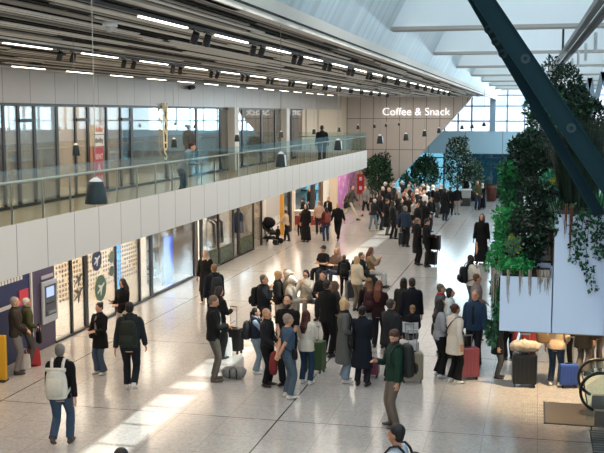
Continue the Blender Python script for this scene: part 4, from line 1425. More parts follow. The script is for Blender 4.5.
def build_person(root, pose, fem, tier, top, topc, bot, botc, hair, hairc, shoec, skin, turn=0.0, sleeve=None, extra=()):
    S = skeleton(pose, turn)
    vox = {1: .0085, 2: .014, 3: .021}[tier]
    key = (pose, fem, tier, turn)
    def body():
        mb = MB()
        torso(mb, S, 0, 0, fem)
        for k in 'rl':
            arm(mb, S, k, 0)
            hand(mb, S, k, vox)
            leg(mb, S, k, 0)
            t, f = S['toe' + k], S['foot' + k]
            mb.loft([f - v3(0, 0, .045) - t * .05, f - v3(0, 0, .05) + t * .05, f - v3(0, 0, .06) + t * .15], [(.03, .03), (.034, .028), (.03, .016)], 10, ref=t.cross(v3(0, 0, 1)))
        head(mb, S, fem)
        return remesh(mb, vox, 1)
    put(cached(('body',) + key, body), 'body', mat('skin_' + skin, SKIN[skin], 0.55, var=.06, scale=20, spec=.35), root)
    # top: kind -> (hem height, offset, sleeve end, flare)
    KT = {'jacket': (.86, .030, .97, .0), 'puffer': (.84, .048, .97, .0), 'coat': (.42, .026, .97, .045), 'midcoat': (.66, .028, .97, .025), 'shirt': (.86, .018, .97, 0), 'tee': (.86, .020, .36, 0),
          'robe': (.10, .022, .97, .06), 'blazer': (.80, .028, .97, .01), 'long_top': (.62, .026, .97, .02)}
    nm = {'jacket': 'jacket', 'puffer': 'puffer_jacket', 'coat': 'long_coat', 'midcoat': 'coat', 'shirt': 'sweater', 'tee': 't_shirt', 'robe': 'long_dress', 'blazer': 'blazer', 'long_top': 'tunic'}
    hem, g, sl, fl = KT[top]
    sl = sleeve or sl
    def mk_top():
        mb = MB()
        T = S['T']
        torso(mb, S, g, .88, fem)
        if hem < .88 and not S['sit']:
            n = max(2, int((.97 - hem) / .12) + 1)
            pts, rad = [], []
            for i in range(n + 1):
                f = i / n
                z = .97 + (hem - .97) * f
                c = T((0, 0, z)) if z > .80 else v3(0, 0, z) + v3(0, (S['footr'].y + S['footl'].y) * .25 * (1 - z), 0)
                sp = abs(S['footr'].y - S['footl'].y) * .35 * max(0, .85 - z)
                pts.append(c)
                rad.append((.17 + g + fl * f * 1.1, .122 + g + fl * f + sp))
            mb.loft(pts, rad, 18)
        elif hem < .7 and S['sit']:
            for k in 'rl':
                leg(mb, S, k, g, .2)
        for k in 'rl':
            arm(mb, S, k, g * .72, sl)
        if top != 'tee':
            mb.loft([T((0, -.008, 1.43)), T((0, -.008, 1.50)), T((0, -.004, 1.535))], [(.10 + g, .085), (.068 + g * .5, .066 + g * .4), (.062 + g * .5, .06 + g * .4)], 14)
        return remesh(mb, max(vox, .012), 2, .006 if tier < 3 else .0, 1)
    put(cached(('top', top, sl) + key, mk_top), nm[top], cloth(topc), root)
    if bot in ('trousers', 'jeans', 'wide', 'shorts'):
        fl2 = {'wide': .035, 'jeans': .008, 'trousers': .004, 'shorts': .01}[bot]
        def mk_bot():
            mb = MB()
            T = S['T']
            torso(mb, S, .010, .80, fem, [(.82, .12, .10), (.88, .168, .116), (.96, .172, .118), (1.04, .15, .108)])
            for k in 'rl':
                leg(mb, S, k, .014, .45 if bot == 'shorts' else .985, fl2)
            return remesh(mb, max(vox, .012), 2, .006 if tier < 3 else 0, 2)
        put(cached(('bot', bot) + key, mk_bot), {'jeans': 'jeans', 'shorts': 'shorts'}.get(bot, 'trousers'), cloth(botc), root)
    elif bot == 'skirt':
        def mk_sk():
            mb = MB()
            mb.loft([v3(0, 0, 1.06), v3(0, 0, .92), v3(0, 0, .6), v3(0, 0, .32)], [(.15, .11), (.185, .135), (.21, .17), (.23, .2)], 18)
            return remesh(mb, max(vox, .014), 2, .006, 2)
        put(cached(('sk',) + key, mk_sk), 'skirt', cloth(botc), root)
    for k in 'rl':
        def mk_shoe():
            return remesh(shoe(S, k, None), max(.010, vox * .8), 1)
        put(cached(('shoe', k, pose, tier), mk_shoe), 'shoe', mat('shoe_' + shoec[1:], shoec, 0.5, var=.08), root)
    rt = S['hrot']
    H = lambda *p: headpts(S, p)
    if hair != 'bald':
        def mk_hair():
            mb = MB()
            if hair in ('cap',):
                mb.ball(H(0, -.012, .040), (.086, .104, .092), 16, 12, rt)
                mb.loft([H(0, .06, .052), H(0, .12, .05), H(0, .165, .038)], [(.075, .012), (.07, .011), (.045, .008)], 12, ref=rt @ v3(1, 0, 0))
                mb.ball(H(0, -.045, .0), (.074, .062, .07), 12, 8, rt)
            elif hair in ('veil', 'hood'):
                mb.ball(H(0, -.022, .020), (.092, .104, .118), 16, 12, rt)
                mb.loft([H(0, -.025, .0), H(0, -.02, -.11), S['T']((0, -.01, 1.44)), S['T']((0, -.01, 1.36))], [(.086, .09), (.085, .085), (.16, .12), (.19, .14)], 16)
            else:
                mb.ball(H(0, -.030, .043), (.082, .093, .093), 16, 12, rt)
                mb.ball(H(0, -.050, -.008), (.076, .060, .078), 14, 10, rt)
                if hair == 'full':
                    mb.ball(H(0, -.024, .072), (.090, .100, .082), 14, 10, rt)
                if hair == 'long':
                    mb.loft([H(0, -.04, .05), H(0, -.062, -.05), H(0, -.075, -.15), S['T']((0, -.135, 1.36)), S['T']((0, -.14, 1.22))], [(.085, .06), (.092, .055), (.098, .05), (.10, .04), (.05, .02)], 14)
                    for s in (-1, 1):
                        mb.loft([H(.062 * s, .0, .05), H(.078 * s, .0, -.04), H(.082 * s, -.01, -.13), S['T']((.09 * s, .06, 1.38))], [(.028, .05), (.026, .048), (.028, .045), (.02, .02)], 10)
                if hair == 'bob':
                    mb.loft([H(0, -.03, .04), H(0, -.04, -.05), H(0, -.045, -.12)], [(.09, .075), (.1, .07), (.088, .055)], 14)
                if hair == 'bun':
                    mb.ball(H(0, -.12, .06), .042, 10, 8)
                if hair == 'tail':
                    mb.loft([H(0, -.09, .03), H(0, -.14, 0), H(0, -.14, -.12), H(0, -.12, -.22)], [.022, .032, .03, .012], 10)
            return remesh(mb, max(.011, vox), 1, .004 if hair != 'cap' else 0, 3)
        put(cached(('hair', hair) + key, mk_hair), {'cap': 'cap', 'veil': 'headscarf', 'hood': 'hood'}.get(hair, 'hair'), mat('hair_' + hairc[1:], hairc, 0.6, var=.25, scale=40, bump=.3), root)
    if tier < 3:
        for s in (-1, 1):
            def eye():
                m_ = MB()
                m_.ball(H(.031 * s, .0745, .026), (.013, .010, .008), 10, 8, rt)
                return m_.mesh('eye', None, True)
            put(cached(('eye', s) + key, eye), 'eye', mat('eye_dark', '#241a15', 0.25, var=0), root)
        def lips():
            return MB().ball(H(0, .0915, -.066), (.021, .006, .0065), 10, 6, rt).mesh('lips', None, True)
        put(cached(('lips',) + key, lips), 'lips', mat('lips', '#9a5c50', 0.5, var=0), root)
    for e in extra:
        nme, c = e
        if nme == 'beard':
            def bd():
                mb = MB()
                mb.loft([H(0, .016, -.052), H(0, .030, -.078), H(0, .042, -.112), H(0, .043, -.135)], [(.076, .066), (.070, .070), (.054, .056), (.026, .028)], 14, ref=rt @ v3(1, 0, 0))
                return remesh(mb, .009, 1, .004)
            put(cached(('beard',) + key, bd), 'beard', mat('hair_' + c[1:], c, 0.6, var=.25, scale=40, bump=.3), root)
        if nme == 'scarf':
            def sf():
                mb = MB()
                T = S['T']
                mb.loft([T((0, .0, 1.42)), T((0, 0, 1.47)), T((0, .005, 1.53))], [(.14, .125), (.115, .11), (.095, .09)], 16)
                mb.loft([T((.04, .11, 1.44)), T((.05, .155, 1.34)), T((.05, .165, 1.18))], [(.04, .02), (.045, .018), (.045, .012)], 10)
                return remesh(mb, .012, 1, .005)
            put(cached(('scarf',) + key, sf), 'scarf', cloth(c), root)
        if nme == 'vest':
            def vs():
                mb = MB()
                torso(mb, S, .034, .9, fem)
                return remesh(mb, .013, 2, .005)
            put(cached(('vest',) + key, vs), 'vest', cloth(c), root)
        if nme == 'apron' or nme == 'shirt_front':
            def ap():
                T = S['T']
                mb = MB()
                z = (1.0, 1.12, 1.25, 1.36, 1.45)
                mb.loft([T((0, .105 if zz < 1.4 else .075, zz)) for zz in z], [(.035, .05), (.045, .05), (.055, .05), (.05, .05), (.035, .03)], 12)
                return remesh(mb, .012, 1, .003)
            put(cached(('front',) + key, ap), 'shirt_front', cloth(c), root)
        if nme == 'glasses':
            def gl():
                m_ = MB()
                for s in (-1, 1):
                    m_.ball(H(.033 * s, .092, .024), (.026, .007, .018), 12, 8, rt)
                m_.cyl(H(-.01, .096, .026), H(.01, .096, .026), .003)
                return m_.mesh('sunglasses', None, True)
            put(cached(('glasses',) + key, gl), 'sunglasses', mat('dark_lens', c, 0.15, var=0), root)
    return S
class Who:
    pass
def person(label, hd, ft=None, h=1.72, face=0.0, pose='stand', fem=False, top='jacket', topc='#22252b', bot='trousers', botc='#23252b', hair='short', hairc='#2a211b', shoec='#1c1b1b',
           skin='a', tier=2, turn=0.0, sleeve=None, extra=(), z=0.0, group=None, loc=None):
    """Stand somebody where feet (or, when those are hidden, the crown of the head) fall in the photograph."""
    if loc is not None:
        p = Vector(loc)
    elif ft:
        p = on_z(ft[0], ft[1], z)
        lo, hi = .5, 2.6
        for _ in range(30):
            m = (lo + hi) / 2
            if project(p + Vector((0, 0, m)))[1] > hd[1]:
                lo = m
            else:
                hi = m
        h = lo
    else:
        p = on_z(hd[0], hd[1], z + h)
        p.z = z
    full = {True: 1.30}.get(POSES[pose].get('sit', False), 1.745)
    if POSES[pose].get('heel'):
        full -= .03
    if POSES[pose].get('lean'):
        full -= .10 if POSES[pose]['lean'] > 15 else .01
    s = h / full
    t = thing('person', label, 'person', p, R(face), group, s)
    S = build_person(t, pose, fem, tier, top, topc, bot, botc, hair, hairc, shoec, skin, turn, sleeve, extra)
    q = Who()
    q.o, q.p, q.s, q.a, q.S = t, p, s, R(face), S
    return q
def at_body(q, off):
    x, y, z = [c * q.s for c in off]
    return Vector((q.p.x + x * math.cos(q.a) - y * math.sin(q.a), q.p.y + x * math.sin(q.a) + y * math.cos(q.a), q.p.z + z))
def soft_box(d, voxel=.014, taper=.85, wr=.006):
    x, y, z = d
    mb = MB()
    mb.loft([(0, 0, 0), (0, 0, .02), (0, 0, z * .35), (0, 0, z * .75), (0, 0, z * .95), (0, 0, z)],
            [(x * .42, y * .40), (x * .5, y * .5), (x * .52, y * .54), (x * .5 * (1 + taper) / 2, y * .5), (x * .46 * taper, y * .38), (x * .3 * taper, y * .2)], 20)
    return remesh(mb, voxel, 2, wr, 4)
def backpack(q, label, c, strapc=None, size=(.31, .19, .46), z=.98, kind='plain', tier=2, dy=0):
    lean = q.S['T']((0, 0, 1.2)).y
    t = thing('backpack', label, 'backpack', at_body(q, (0, -.235 + lean + dy, z + q.S['dz'])), q.a, None, q.s)
    m = cloth(c, .7)
    put(soft_box(size), 'bag_body', m, t)
    mb = MB().loft([(0, -size[1] * .52, .05), (0, -size[1] * .62, .12), (0, -size[1] * .6, .2), (0, -size[1] * .45, .24)], [(size[0] * .34, .03), (size[0] * .38, .045), (size[0] * .36, .04), (size[0] * .3, .02)], 14)
    if kind != 'roll':
        mb.obj('front_pocket', m, t, True)
    else:
        MB().loft([(-size[0] * .46, -.02, size[2]), (size[0] * .46, -.02, size[2])], [.035, .035], 12, ref=(0, 1, 0)).obj('roll_top', m, t, True)
        MB().loft([(0, -size[1] * .56, .06), (0, -size[1] * .58, .2), (0, -size[1] * .54, .36)], [(size[0] * .36, .012)] * 3, 14).obj('front_pocket', mat('bag_patch', '#d7d0c0', .7), t, True)
    ms = cloth(strapc or c, .7)
    for s in (-1, 1):
        MB().loft([(.085 * s, .06, size[2] * .9), (.095 * s, .10, 1.47 - z), (.10 * s, .17, 1.525 - z), (.11 * s, .27, 1.50 - z), (.13 * s, .385, 1.36 - z), (.15 * s, .385, 1.2 - z), (.19 * s, .26, 1.06 - z), (.15 * s, .06, .06)],
                  [(.026, .012)] * 8, 8, ref=(1, 0, 0)).obj('strap', ms, t, True)
    return t
def suitcase(label, px, py, c, h=.62, wdt=.42, dep=.26, rz=0.0, handle=.42, rough=.35, group=None, loc=None):
    p = Vector(loc) if loc is not None else on_z(px, py, 0)
    t = thing('suitcase', label, 'suitcase', p, R(rz), group)
    c = deep(c, .6, .8)
    m = mat('case_' + c[1:], c, rough, var=.05, spec=.5)
    MB().box((-wdt / 2, -dep / 2, .07), (wdt / 2, dep / 2, h)).obj('shell', m, t, False, .035)
    rb = MB()
    for k in range(5):
        x = -wdt * .36 + wdt * .18 * k
        rb.box((x - .012, -dep / 2 - .008, .12), (x + .012, dep / 2 + .008, h - .05))
    rb.obj('rib', m, t, False)
    for a in (-1, 1):
        for b in (-1, 1):
            w_ = MB().cyl((a * (wdt / 2 - .05) - .012, b * (dep / 2 - .05), .035), (a * (wdt / 2 - .05) + .012, b * (dep / 2 - .05), .035), .035, n=14).obj('wheel', M_black, t)
    if handle:
        MB().cyl((-.09, 0, h), (-.09, 0, h + handle), .009).cyl((.09, 0, h), (.09, 0, h + handle), .009).box((-.11, -.014, h + handle), (.11, .014, h + handle + .028)).obj('pull_handle', M_steel, t)
    MB().box((-.07, -.015, h), (.07, .015, h + .022)).obj('carry_handle', M_black, t)
    return t
def hand_bag(q, label, c, off, size=(.32, .13, .27), strap=None, name='shoulder_bag', cat='bag'):
    t = thing(name, label, cat, at_body(q, off), q.a, None, q.s)
    m = cloth(c, .6)
    put(soft_box(size, .014, .9), 'bag_body', m, t)
    L = strap or .22
    MB().loft([(-size[0] * .35, 0, size[2] * .9), (-size[0] * .25, 0, size[2] + L * .7), (0, 0, size[2] + L), (size[0] * .25, 0, size[2] + L * .7), (size[0] * .35, 0, size[2] * .9)], [(.012, .012)] * 5, 8, ref=(0, 1, 0)).obj('strap', m, t, True)
    return t
def crossbody(q, label, c, side=1, bagc=None, size=(.24, .1, .2)):
    t = thing('crossbody_bag', label, 'bag', at_body(q, (.215 * side, .06, .86)), q.a, None, q.s)
    m = cloth(bagc or c, .6)
    put(soft_box(size), 'bag_body', m, t)
    pts = []
    fx, dx = (lambda x: (x - .215 * side)), None
    ring = [(.20, .06, 1.0), (.13, .152, 1.15), (.02, .165, 1.28), (-.09, .14, 1.42), (-.12, .04, 1.485), (-.115, -.07, 1.47), (-.05, -.15, 1.36), (.06, -.158, 1.22), (.16, -.12, 1.08), (.20, .0, 1.0)]
    MB().loft([(x * side - .215 * side, y - .06, z - .86) for x, y, z in ring], [(.017, .006)] * len(ring), 8, ref=(1, 0, .5)).obj('strap', cloth(c, .6), t, True)
    return t
def phone(q, label, k='r'):
    w_ = q.S['ha' + k]
    d = (w_ - q.S['el' + k]).normalized()
    t = thing('phone', label, 'phone', at_body(q, w_ + d * .09 + v3(0, 0, .035)), q.a, None, q.s)
    MB().box((-.036, -.07, 0), (.036, .07, .009)).obj('case', M_black, t)
    MB().box((-.033, -.066, .009), (.033, .066, .0105)).obj('screen', mat('phone_screen', '#9fb6c8', .2, var=0, emit=.3), t)
    t.rotation_euler = (R(35), 0, q.a)
    return t
# ---- near left
q = person('man in black sweater and jeans walking away with a cream roll-top backpack', (61, 345), (62, 446), face=10, pose='step2', top='shirt', topc='#17171a', bot='jeans', botc='#46627f', hairc='#6f6a66', shoec='#4a3a30', tier=1)
backpack(q, 'cream roll-top backpack on the man in black sweater', '#ddd8ca', '#e2ddcf', (.36, .2, .48), .90, 'roll', 1)
q = person('grey-haired man in brown jacket and pale trousers standing at the navy wall', (14, 297), (17, 374), face=-62, pose='front', top='jacket', topc='#4b4239', bot='trousers', botc='#9a958f', hairc='#8f8a86', shoec='#3a3532', tier=1)
q = person('white-haired person in olive jacket beside the cash machine wall', (27, 298), (28.5, 366), face=-50, pose='bag', top='jacket', topc='#5c6136', bot='trousers', botc='#7a756e', hairc='#d8d4cc', tier=1)
hand_bag(q, 'black bag held by the person in the olive jacket', '#1b1b1d', (.20, .24, .62), (.34, .14, .30), .2, 'hand_bag')
def carrier(px, py, c, label, sz=(.34, .16, .40)):
    b = on_z(px, py, 0)
    t = thing('shopping_bag', label, 'bag', b, R(25))
    m = mat('paper_' + c[1:], c, .6, var=.06)
    MB().loft([(0, 0, 0), (0, 0, .02), (0, 0, sz[2] * .6), (0, 0, sz[2])], [(sz[0] * .48, sz[1] * .5), (sz[0] * .52, sz[1] * .55), (sz[0] * .5, sz[1] * .4), (sz[0] * .44, sz[1] * .2)], 8).obj('bag_body', m, t)
    for s in (-1, 1):
        MB().loft([(-.07, .02 * s, sz[2] - .02), (-.05, .02 * s, sz[2] + .12), (.05, .02 * s, sz[2] + .12), (.07, .02 * s, sz[2] - .02)], [.006] * 4, 6, ref=(0, 1, 0)).obj('handle', m, t)
carrier(33, 366, '#b3262c', 'red bag on the floor by the cash machine')
carrier(24.5, 369, '#d9cfc2', 'pale bag on the floor next to the red one', (.28, .14, .34))
b_ = on_z(2.5, 381, 0)
t = thing('yellow_stand', 'yellow upright stand at the left edge by the navy wall', 'stand', b_, R(10))
MB().box((-.3, -.06, .03), (.1, .06, 1.0)).obj('panel', mat('sign_yellow', '#d9a41c', .5, var=.03), t, False, .02)
MB().box((-.3, -.12, 0), (.1, .12, .03)).obj('base', M_dark, t)
q = person('woman with tied dark hair in black jacket and jeans holding a phone', (101, 303), (101, 374), face=155, pose='phone', fem=True, top='midcoat', topc='#191a1f', bot='wide', botc='#51677f', hair='bun', hairc='#2b1c16', shoec='#cfcac2', tier=1, extra=(('shirt_front', '#9a958d'),))
phone(q, 'phone in the hands of the woman in black jacket and jeans')
crossbody(q, 'black shoulder bag on the woman in black jacket and jeans', '#17181b', 1)
q = person('dark-haired person walking away with an olive backpack', (128, 303), (131, 391), face=14, pose='step', top='jacket', topc='#27333d', bot='jeans', botc='#1f2733', hairc='#1b1715', shoec='#d0d0ce', tier=1)
backpack(q, 'dark olive backpack on the person in navy walking away', '#2b3329', None, (.34, .2, .50), .94, tier=1)
q = person('long-haired woman in black sweater and cream trousers before the shop window', (123, 279), (124, 345), face=150, pose='phone', fem=True, top='shirt', topc='#141417', bot='wide', botc='#cfc4b2', hair='long', hairc='#2a1a14', shoec='#c9c2b8', tier=1)
phone(q, 'phone in the hands of the long-haired woman in cream trousers')
person('head of dark hair at the bottom edge beside the sunlit strip', (121, 450), None, h=1.74, face=20, pose='stand', fem=True, top='jacket', topc='#2b2d33', hair='full', hairc='#17120f', tier=1)
q = person('man in white tee seen in profile at the bottom edge', (397, 426), None, h=1.78, face=72, pose='stand', top='tee', topc='#c9d6e2', bot='trousers', botc='#3a3d44', hair='full', hairc='#120f0e', tier=1, skin='b')
backpack(q, 'dark backpack on the man in the white tee', '#2a2c31', None, tier=1)
q = person('bearded man in green jacket looking up beside a beige suitcase', (388, 331), (394, 427), face=118, pose='phone_r', top='jacket', topc='#1f4a3a', bot='trousers', botc='#8c7d70', hair='full', hairc='#4a2f22', shoec='#4b4644', tier=1, turn=35, extra=(('beard', '#3a2519'),))
backpack(q, 'grey trekking backpack on the man in green', '#3d4340', None, (.36, .24, .58), .92, tier=1)
suitcase('beige ribbed suitcase behind the man in green', 412, 382, '#a79c80', .66, .46, .28, 12, .45)
suitcase('white suitcase with tall silver handles behind the beige one', 409, 366, '#cfd0d2', .60, .44, .27, 8, .36)

# ---- phone man and his neighbours
q = person('man in black leather jacket reading his phone', (214, 296), (214, 381), face=-72, pose='phone', top='jacket', topc='#1b1d20', bot='trousers', botc='#6a6358', hair='short', hairc='#6e5a4c', shoec='#5a4c42', tier=1, extra=(('shirt_front', '#c9c6c0'),))
phone(q, 'phone held by the man in the black leather jacket')
q = person('person with bowed dark hair behind the man with the phone', (219, 287), None, h=1.70, face=-40, pose='phone', fem=True, top='jacket', topc='#1e1f24', hair='bob', hairc='#1c1411', tier=2)
suitcase('black suitcase with raised handle behind the man in leather jacket', 234, 353, '#1a1b1d', .62, .42, .26, -20, .50)
carrier(226, 357, '#d9d8d4', 'white plastic bag standing by the black suitcase', (.30, .18, .46))
b_ = on_z(234, 379, 0)
t = thing('duffel_bag', 'silver grey duffel bag on the floor at the end of the sunlit strip', 'bag', b_, R(8), None, .86)
mb = MB().loft([(-.30, 0, .14), (-.29, 0, .15), (-.2, 0, .17), (0, 0, .18), (.2, 0, .17), (.29, 0, .15), (.30, 0, .14)], [(.02, .02), (.10, .11), (.13, .15), (.135, .165), (.13, .15), (.10, .11), (.02, .02)], 18, ref=(0, 1, 0))
put(remesh(mb, .012, 1, .008, 5), 'bag_body', mat('duffel_silver', '#7f7d7b', .45, var=.15, bump=.2), t)
for s in (-1, 1):
    MB().loft([(-.1, .13 * s, .14), (-.09, .12 * s, .28), (.0, .09 * s, .335), (.09, .12 * s, .28), (.1, .13 * s, .14)], [(.016, .006)] * 5, 8, ref=(0, 1, 0)).obj('handle', M_black, t, True)
MB().box((-.10, -.168, .04), (-.07, -.13, .28)).obj('strap', M_black, t)
MB().box((.07, -.168, .04), (.10, -.13, .28)).obj('strap', M_black, t)
q = person('person in long black coat with pale hood facing the passers-by', (206, 250), (206, 304), face=170, pose='stand', fem=True, top='coat', topc='#141519', bot='trousers', botc='#17181b', hair='hood', hairc='#a8937e', shoec='#cfcbc6', tier=2)
q = person('fair-haired man in navy jacket talking to the person in the black coat', (214, 264), None, h=1.78, face=35, pose='relaxed', top='jacket', topc='#1c2533', bot='jeans', botc='#26303f', hairc='#8a6a48', tier=2)
backpack(q, 'dark grey backpack on the fair-haired man', '#34373d', None, tier=2)

# ---- group left of centre
q = person('man in black puffer jacket holding his chin', (264, 275), None, h=1.78, face=-100, pose='chin', top='puffer', topc='#22242a', bot='jeans', botc='#2a2e38', hairc='#57504a', tier=1)
backpack(q, 'black backpack on the man in the puffer jacket', '#1d1c20', None, tier=2)
person('blonde woman in black and cream near the seated travellers', (278, 271), None, h=1.68, face=-70, pose='bag', fem=True, top='jacket', topc='#26262a', bot='trousers', botc='#c9bda8', hair='bob', hairc='#c29a62', tier=2, extra=(('shirt_front', '#e2dacb'),))
person('older traveller in white cap and beige jacket', (291, 276), None, h=1.70, face=-90, pose='phone', top='jacket', topc='#c8b8a0', bot='trousers', botc='#a79a86', hair='cap', hairc='#e8e2d4', tier=2)
person('traveller in cream sun hat behind the white cap', (288, 270), None, h=1.72, face=-60, pose='bag', fem=True, top='jacket', topc='#8d7e68', hair='cap', hairc='#cfc4b0', tier=2)
q = person('bearded man in black tee with white chest print facing the camera', (292, 295), (288, 386), face=172, pose='front', top='tee', topc='#15161a', bot='jeans', botc='#20242c', hairc='#1f1814', tier=1, extra=(('beard', '#1c1512'),))
q = person('woman in denim vest and pale jeans with a grey backpack', (258, 308), (256, 373), face=-80, pose='chin', fem=True, top='shirt', topc='#9fb6cf', bot='wide', botc='#8ea6b6', hair='tail', hairc='#17120f', shoec='#e0ddd6', tier=1, extra=(('vest', '#2a3550'),))
backpack(q, 'charcoal backpack on the woman in the denim vest', '#3a3c40', None, (.34, .22, .48), .92, tier=1)
q = person('sandy-haired person in dark top between the denim vest and the blue tee', (266, 309), (267, 386), face=-105, pose='front', fem=False, top='shirt', topc='#2b2b30', bot='trousers', botc='#17171a', hairc='#a88863', shoec='#22201f', tier=1)
q = person('balding man in blue tee with hands behind his back', (280, 314), (288, 398), face=-55, pose='behind', top='tee', topc='#4a6784', bot='jeans', botc='#5d7688', hair='short', hairc='#8f7f74', shoec='#d6d3cd', tier=1)
crossbody(q, 'black crossbody bag on the man in the blue tee', '#1d1f22', 1)
t = thing('folded_jacket', 'red jacket hanging from the hands of the man in blue', 'jacket', at_body(q, (-.15, -.27, .50)), q.a, None, q.s)
mb = MB().loft([(0, 0, 0), (.02, 0, .1), (0, .0, .26), (.01, .02, .40), (.03, .03, .46)], [(.10, .05), (.16, .08), (.15, .08), (.10, .06), (.04, .04)], 14)
put(remesh(mb, .012, 1, .02, 9), 'cloth', cloth('#8f2a2c'), t)
q = person('woman with long dark-red hair in white blazer and blue jeans', (302, 310), (306, 384), face=-15, pose='front', fem=True, top='blazer', topc='#ddd5c4', bot='jeans', botc='#2f4c70', hair='long', hairc='#4a221c', shoec='#e4e0d9', tier=1)
suitcase('green suitcase beside the woman in the white blazer', 315, 372, '#3f6b35', .72, .44, .28, -15, .3)
q = person('tall man in black suit standing with his back turned', (324, 280), (327, 357), face=-30, pose='front', top='blazer', topc='#15161a', bot='trousers', botc='#131417', hairc='#2a1f1a', shoec='#1a1a1b', tier=1)
person('woman with brown hair hidden beside the man in black suit', (335, 281), None, h=1.70, face=-70, pose='bag', fem=True, top='coat', topc='#3d352c', hair='long', hairc='#5a4232', tier=2)
q = person('blonde woman in long grey coat and pale jeans', (340, 299), (344, 382), face=-72, pose='bag', fem=True, top='coat', topc='#6f716e', bot='wide', botc='#8ba2b4', hair='bob', hairc='#c4a374', shoec='#d9d6d0', tier=1, extra=(('scarf', '#2a2a2d'),))
hand_bag(q, 'black handbag of the woman in the grey coat', '#191b20', (.24, .12, .78), (.36, .14, .28), .26, 'hand_bag')
q = person('woman in long navy coat with hair pinned up', (361, 306), (362, 386), face=-10, pose='front', fem=True, top='coat', topc='#1b2333', bot='jeans', botc='#222b40', hair='bun', hairc='#1a1310', shoec='#2a211c', tier=1)
suitcase('pink suitcase half hidden behind the navy coat', 371, 377, '#a83d63', .42, .36, .24, 0, 0)
q = person('woman with long light-brown hair and a maroon backpack', (369, 278), None, h=1.68, face=15, pose='relaxed', fem=True, top='shirt', topc='#2a1d22', bot='wide', botc='#a9bccb', hair='long', hairc='#7a5636', tier=1)
backpack(q, 'maroon backpack on the woman with light-brown hair', '#54242c', None, tier=2)
person('woman with long auburn hair in dark red top', (379, 281), None, h=1.66, face=-10, pose='phone', fem=True, top='shirt', topc='#3a1c22', bot='jeans', botc='#242833', hair='long', hairc='#6a3a26', tier=1)
person('man in charcoal blazer beside the man in green', (391, 299), None, h=1.80, face=-35, pose='front', top='blazer', topc='#34373e', bot='trousers', botc='#2c2e34', hairc='#3f3a37', tier=1)
q = person('child in black top holding a sheet of paper', (411, 306), (412, 362), face=178, pose='paper', top='shirt', topc='#1d1e22', bot='trousers', botc='#8a8c8f', hair='full', hairc='#8a6a48', shoec='#d8d5d0', tier=1)
t = thing('paper_sheet', 'folded white sheet held by the child', 'paper', at_body(q, (0, .40, 1.0)), q.a, None, q.s)
for s in (-1, 1):
    MB().prism([(0, .02, -.02), (.24 * s, -.03, .0), (.24 * s, .02, .34), (0, .07, .32)], (0, .004, 0)).obj('page', mat('paper', '#d5dade', .6, var=.02), t)
person('man in navy jacket standing behind the child', (412, 278), None, h=1.82, face=25, pose='stand', top='midcoat', topc='#1b222e', bot='trousers', botc='#171a20', hairc='#2b2320', tier=1)
person('dark-haired woman close beside the man in navy jacket', (404, 278), None, h=1.72, face=-15, pose='stand', fem=True, top='coat', topc='#3a3a36', hair='bob', hairc='#241b17', tier=1)

# ---- group right of centre
q = person('short-haired person in grey jacket with a red scarf', (441, 284), None, h=1.70, face=-75, pose='bag', top='jacket', topc='#5d626a', bot='trousers', botc='#2a2c31', hairc='#5f5148', tier=1, extra=(('scarf', '#c22c33'),))
person('woman in pale mint hooded jacket with black hair', (450, 288), None, h=1.66, face=-85, pose='bag', fem=True, top='jacket', topc='#c8d6d4', bot='trousers', botc='#22252a', hair='bob', hairc='#131113', tier=1)
q = person('woman with long black hair in grey top and black trousers', (439, 299), (439, 377), face=-65, pose='bag', fem=True, top='shirt', topc='#a7abb2', bot='wide', botc='#18181b', hair='long', hairc='#18120f', shoec='#d2d0cd', tier=1)
hand_bag(q, 'dark shoulder bag of the woman with long black hair', '#1f2226', (-.30, .0, .86), (.34, .14, .28), .40)
q = person('woman in long cream jacket with red-pink suitcase', (447, 304), (454, 383), face=-48, pose='case_r', fem=True, top='midcoat', topc='#ddd3c3', bot='wide', botc='#161619', hair='bun', hairc='#4a2a1e', shoec='#e2dfd9', tier=1)
crossbody(q, 'small dark crossbody bag on the woman in the cream jacket', '#4a2a26', -1, '#2a1d1c')
suitcase('red-pink suitcase beside the woman in the cream jacket', 467, 379, '#b3495c', .70, .46, .28, 25, .25)
b_ = on_z(463, 374, 0)
t = thing('draped_coat', 'dark coat draped over the handle of the red-pink suitcase', 'coat', (b_.x - .12, b_.y - .15, .5), R(20))
mb = MB().loft([(0, 0, 0), (0, 0, .18), (.03, 0, .4), (.05, .0, .5)], [(.17, .07), (.19, .09), (.15, .07), (.06, .04)], 14)
put(remesh(mb, .012, 1, .02, 9), 'cloth', cloth('#221b20'), t)
q = person('grey-haired man in open blue jacket walking towards the camera', (467, 290), (474, 368), face=165, pose='stand', top='jacket', topc='#274a70', bot='trousers', botc='#23262c', hairc='#7c7872', tier=1, extra=(('shirt_front', '#2b2c2c'),))
q = person('person in dark coat and grey trousers at the corner of the white planter', (494, 312), (497, 378), face=-95, pose='stand', top='midcoat', topc='#1a1c24', bot='trousers', botc='#565b5c', hairc='#4c3226', shoec='#2b2a2a', tier=1)
q = person('woman in white jacket with a black backpack', (471, 255), None, h=1.70, face=-60, pose='strap', fem=True, top='jacket', topc='#e4dccf', bot='jeans', botc='#5d6f86', hair='long', hairc='#15110f', tier=1)
backpack(q, 'black backpack on the woman in the white jacket', '#17181b', None, (.34, .22, .48), .94, tier=1)
person('brown-haired person in dusty pink jacket below the bright ferns', (477, 274), None, h=1.70, face=-75, pose='bag', fem=True, top='jacket', topc='#a28b88', bot='trousers', botc='#6d655e', hair='short', hairc='#6b3f24', tier=1)
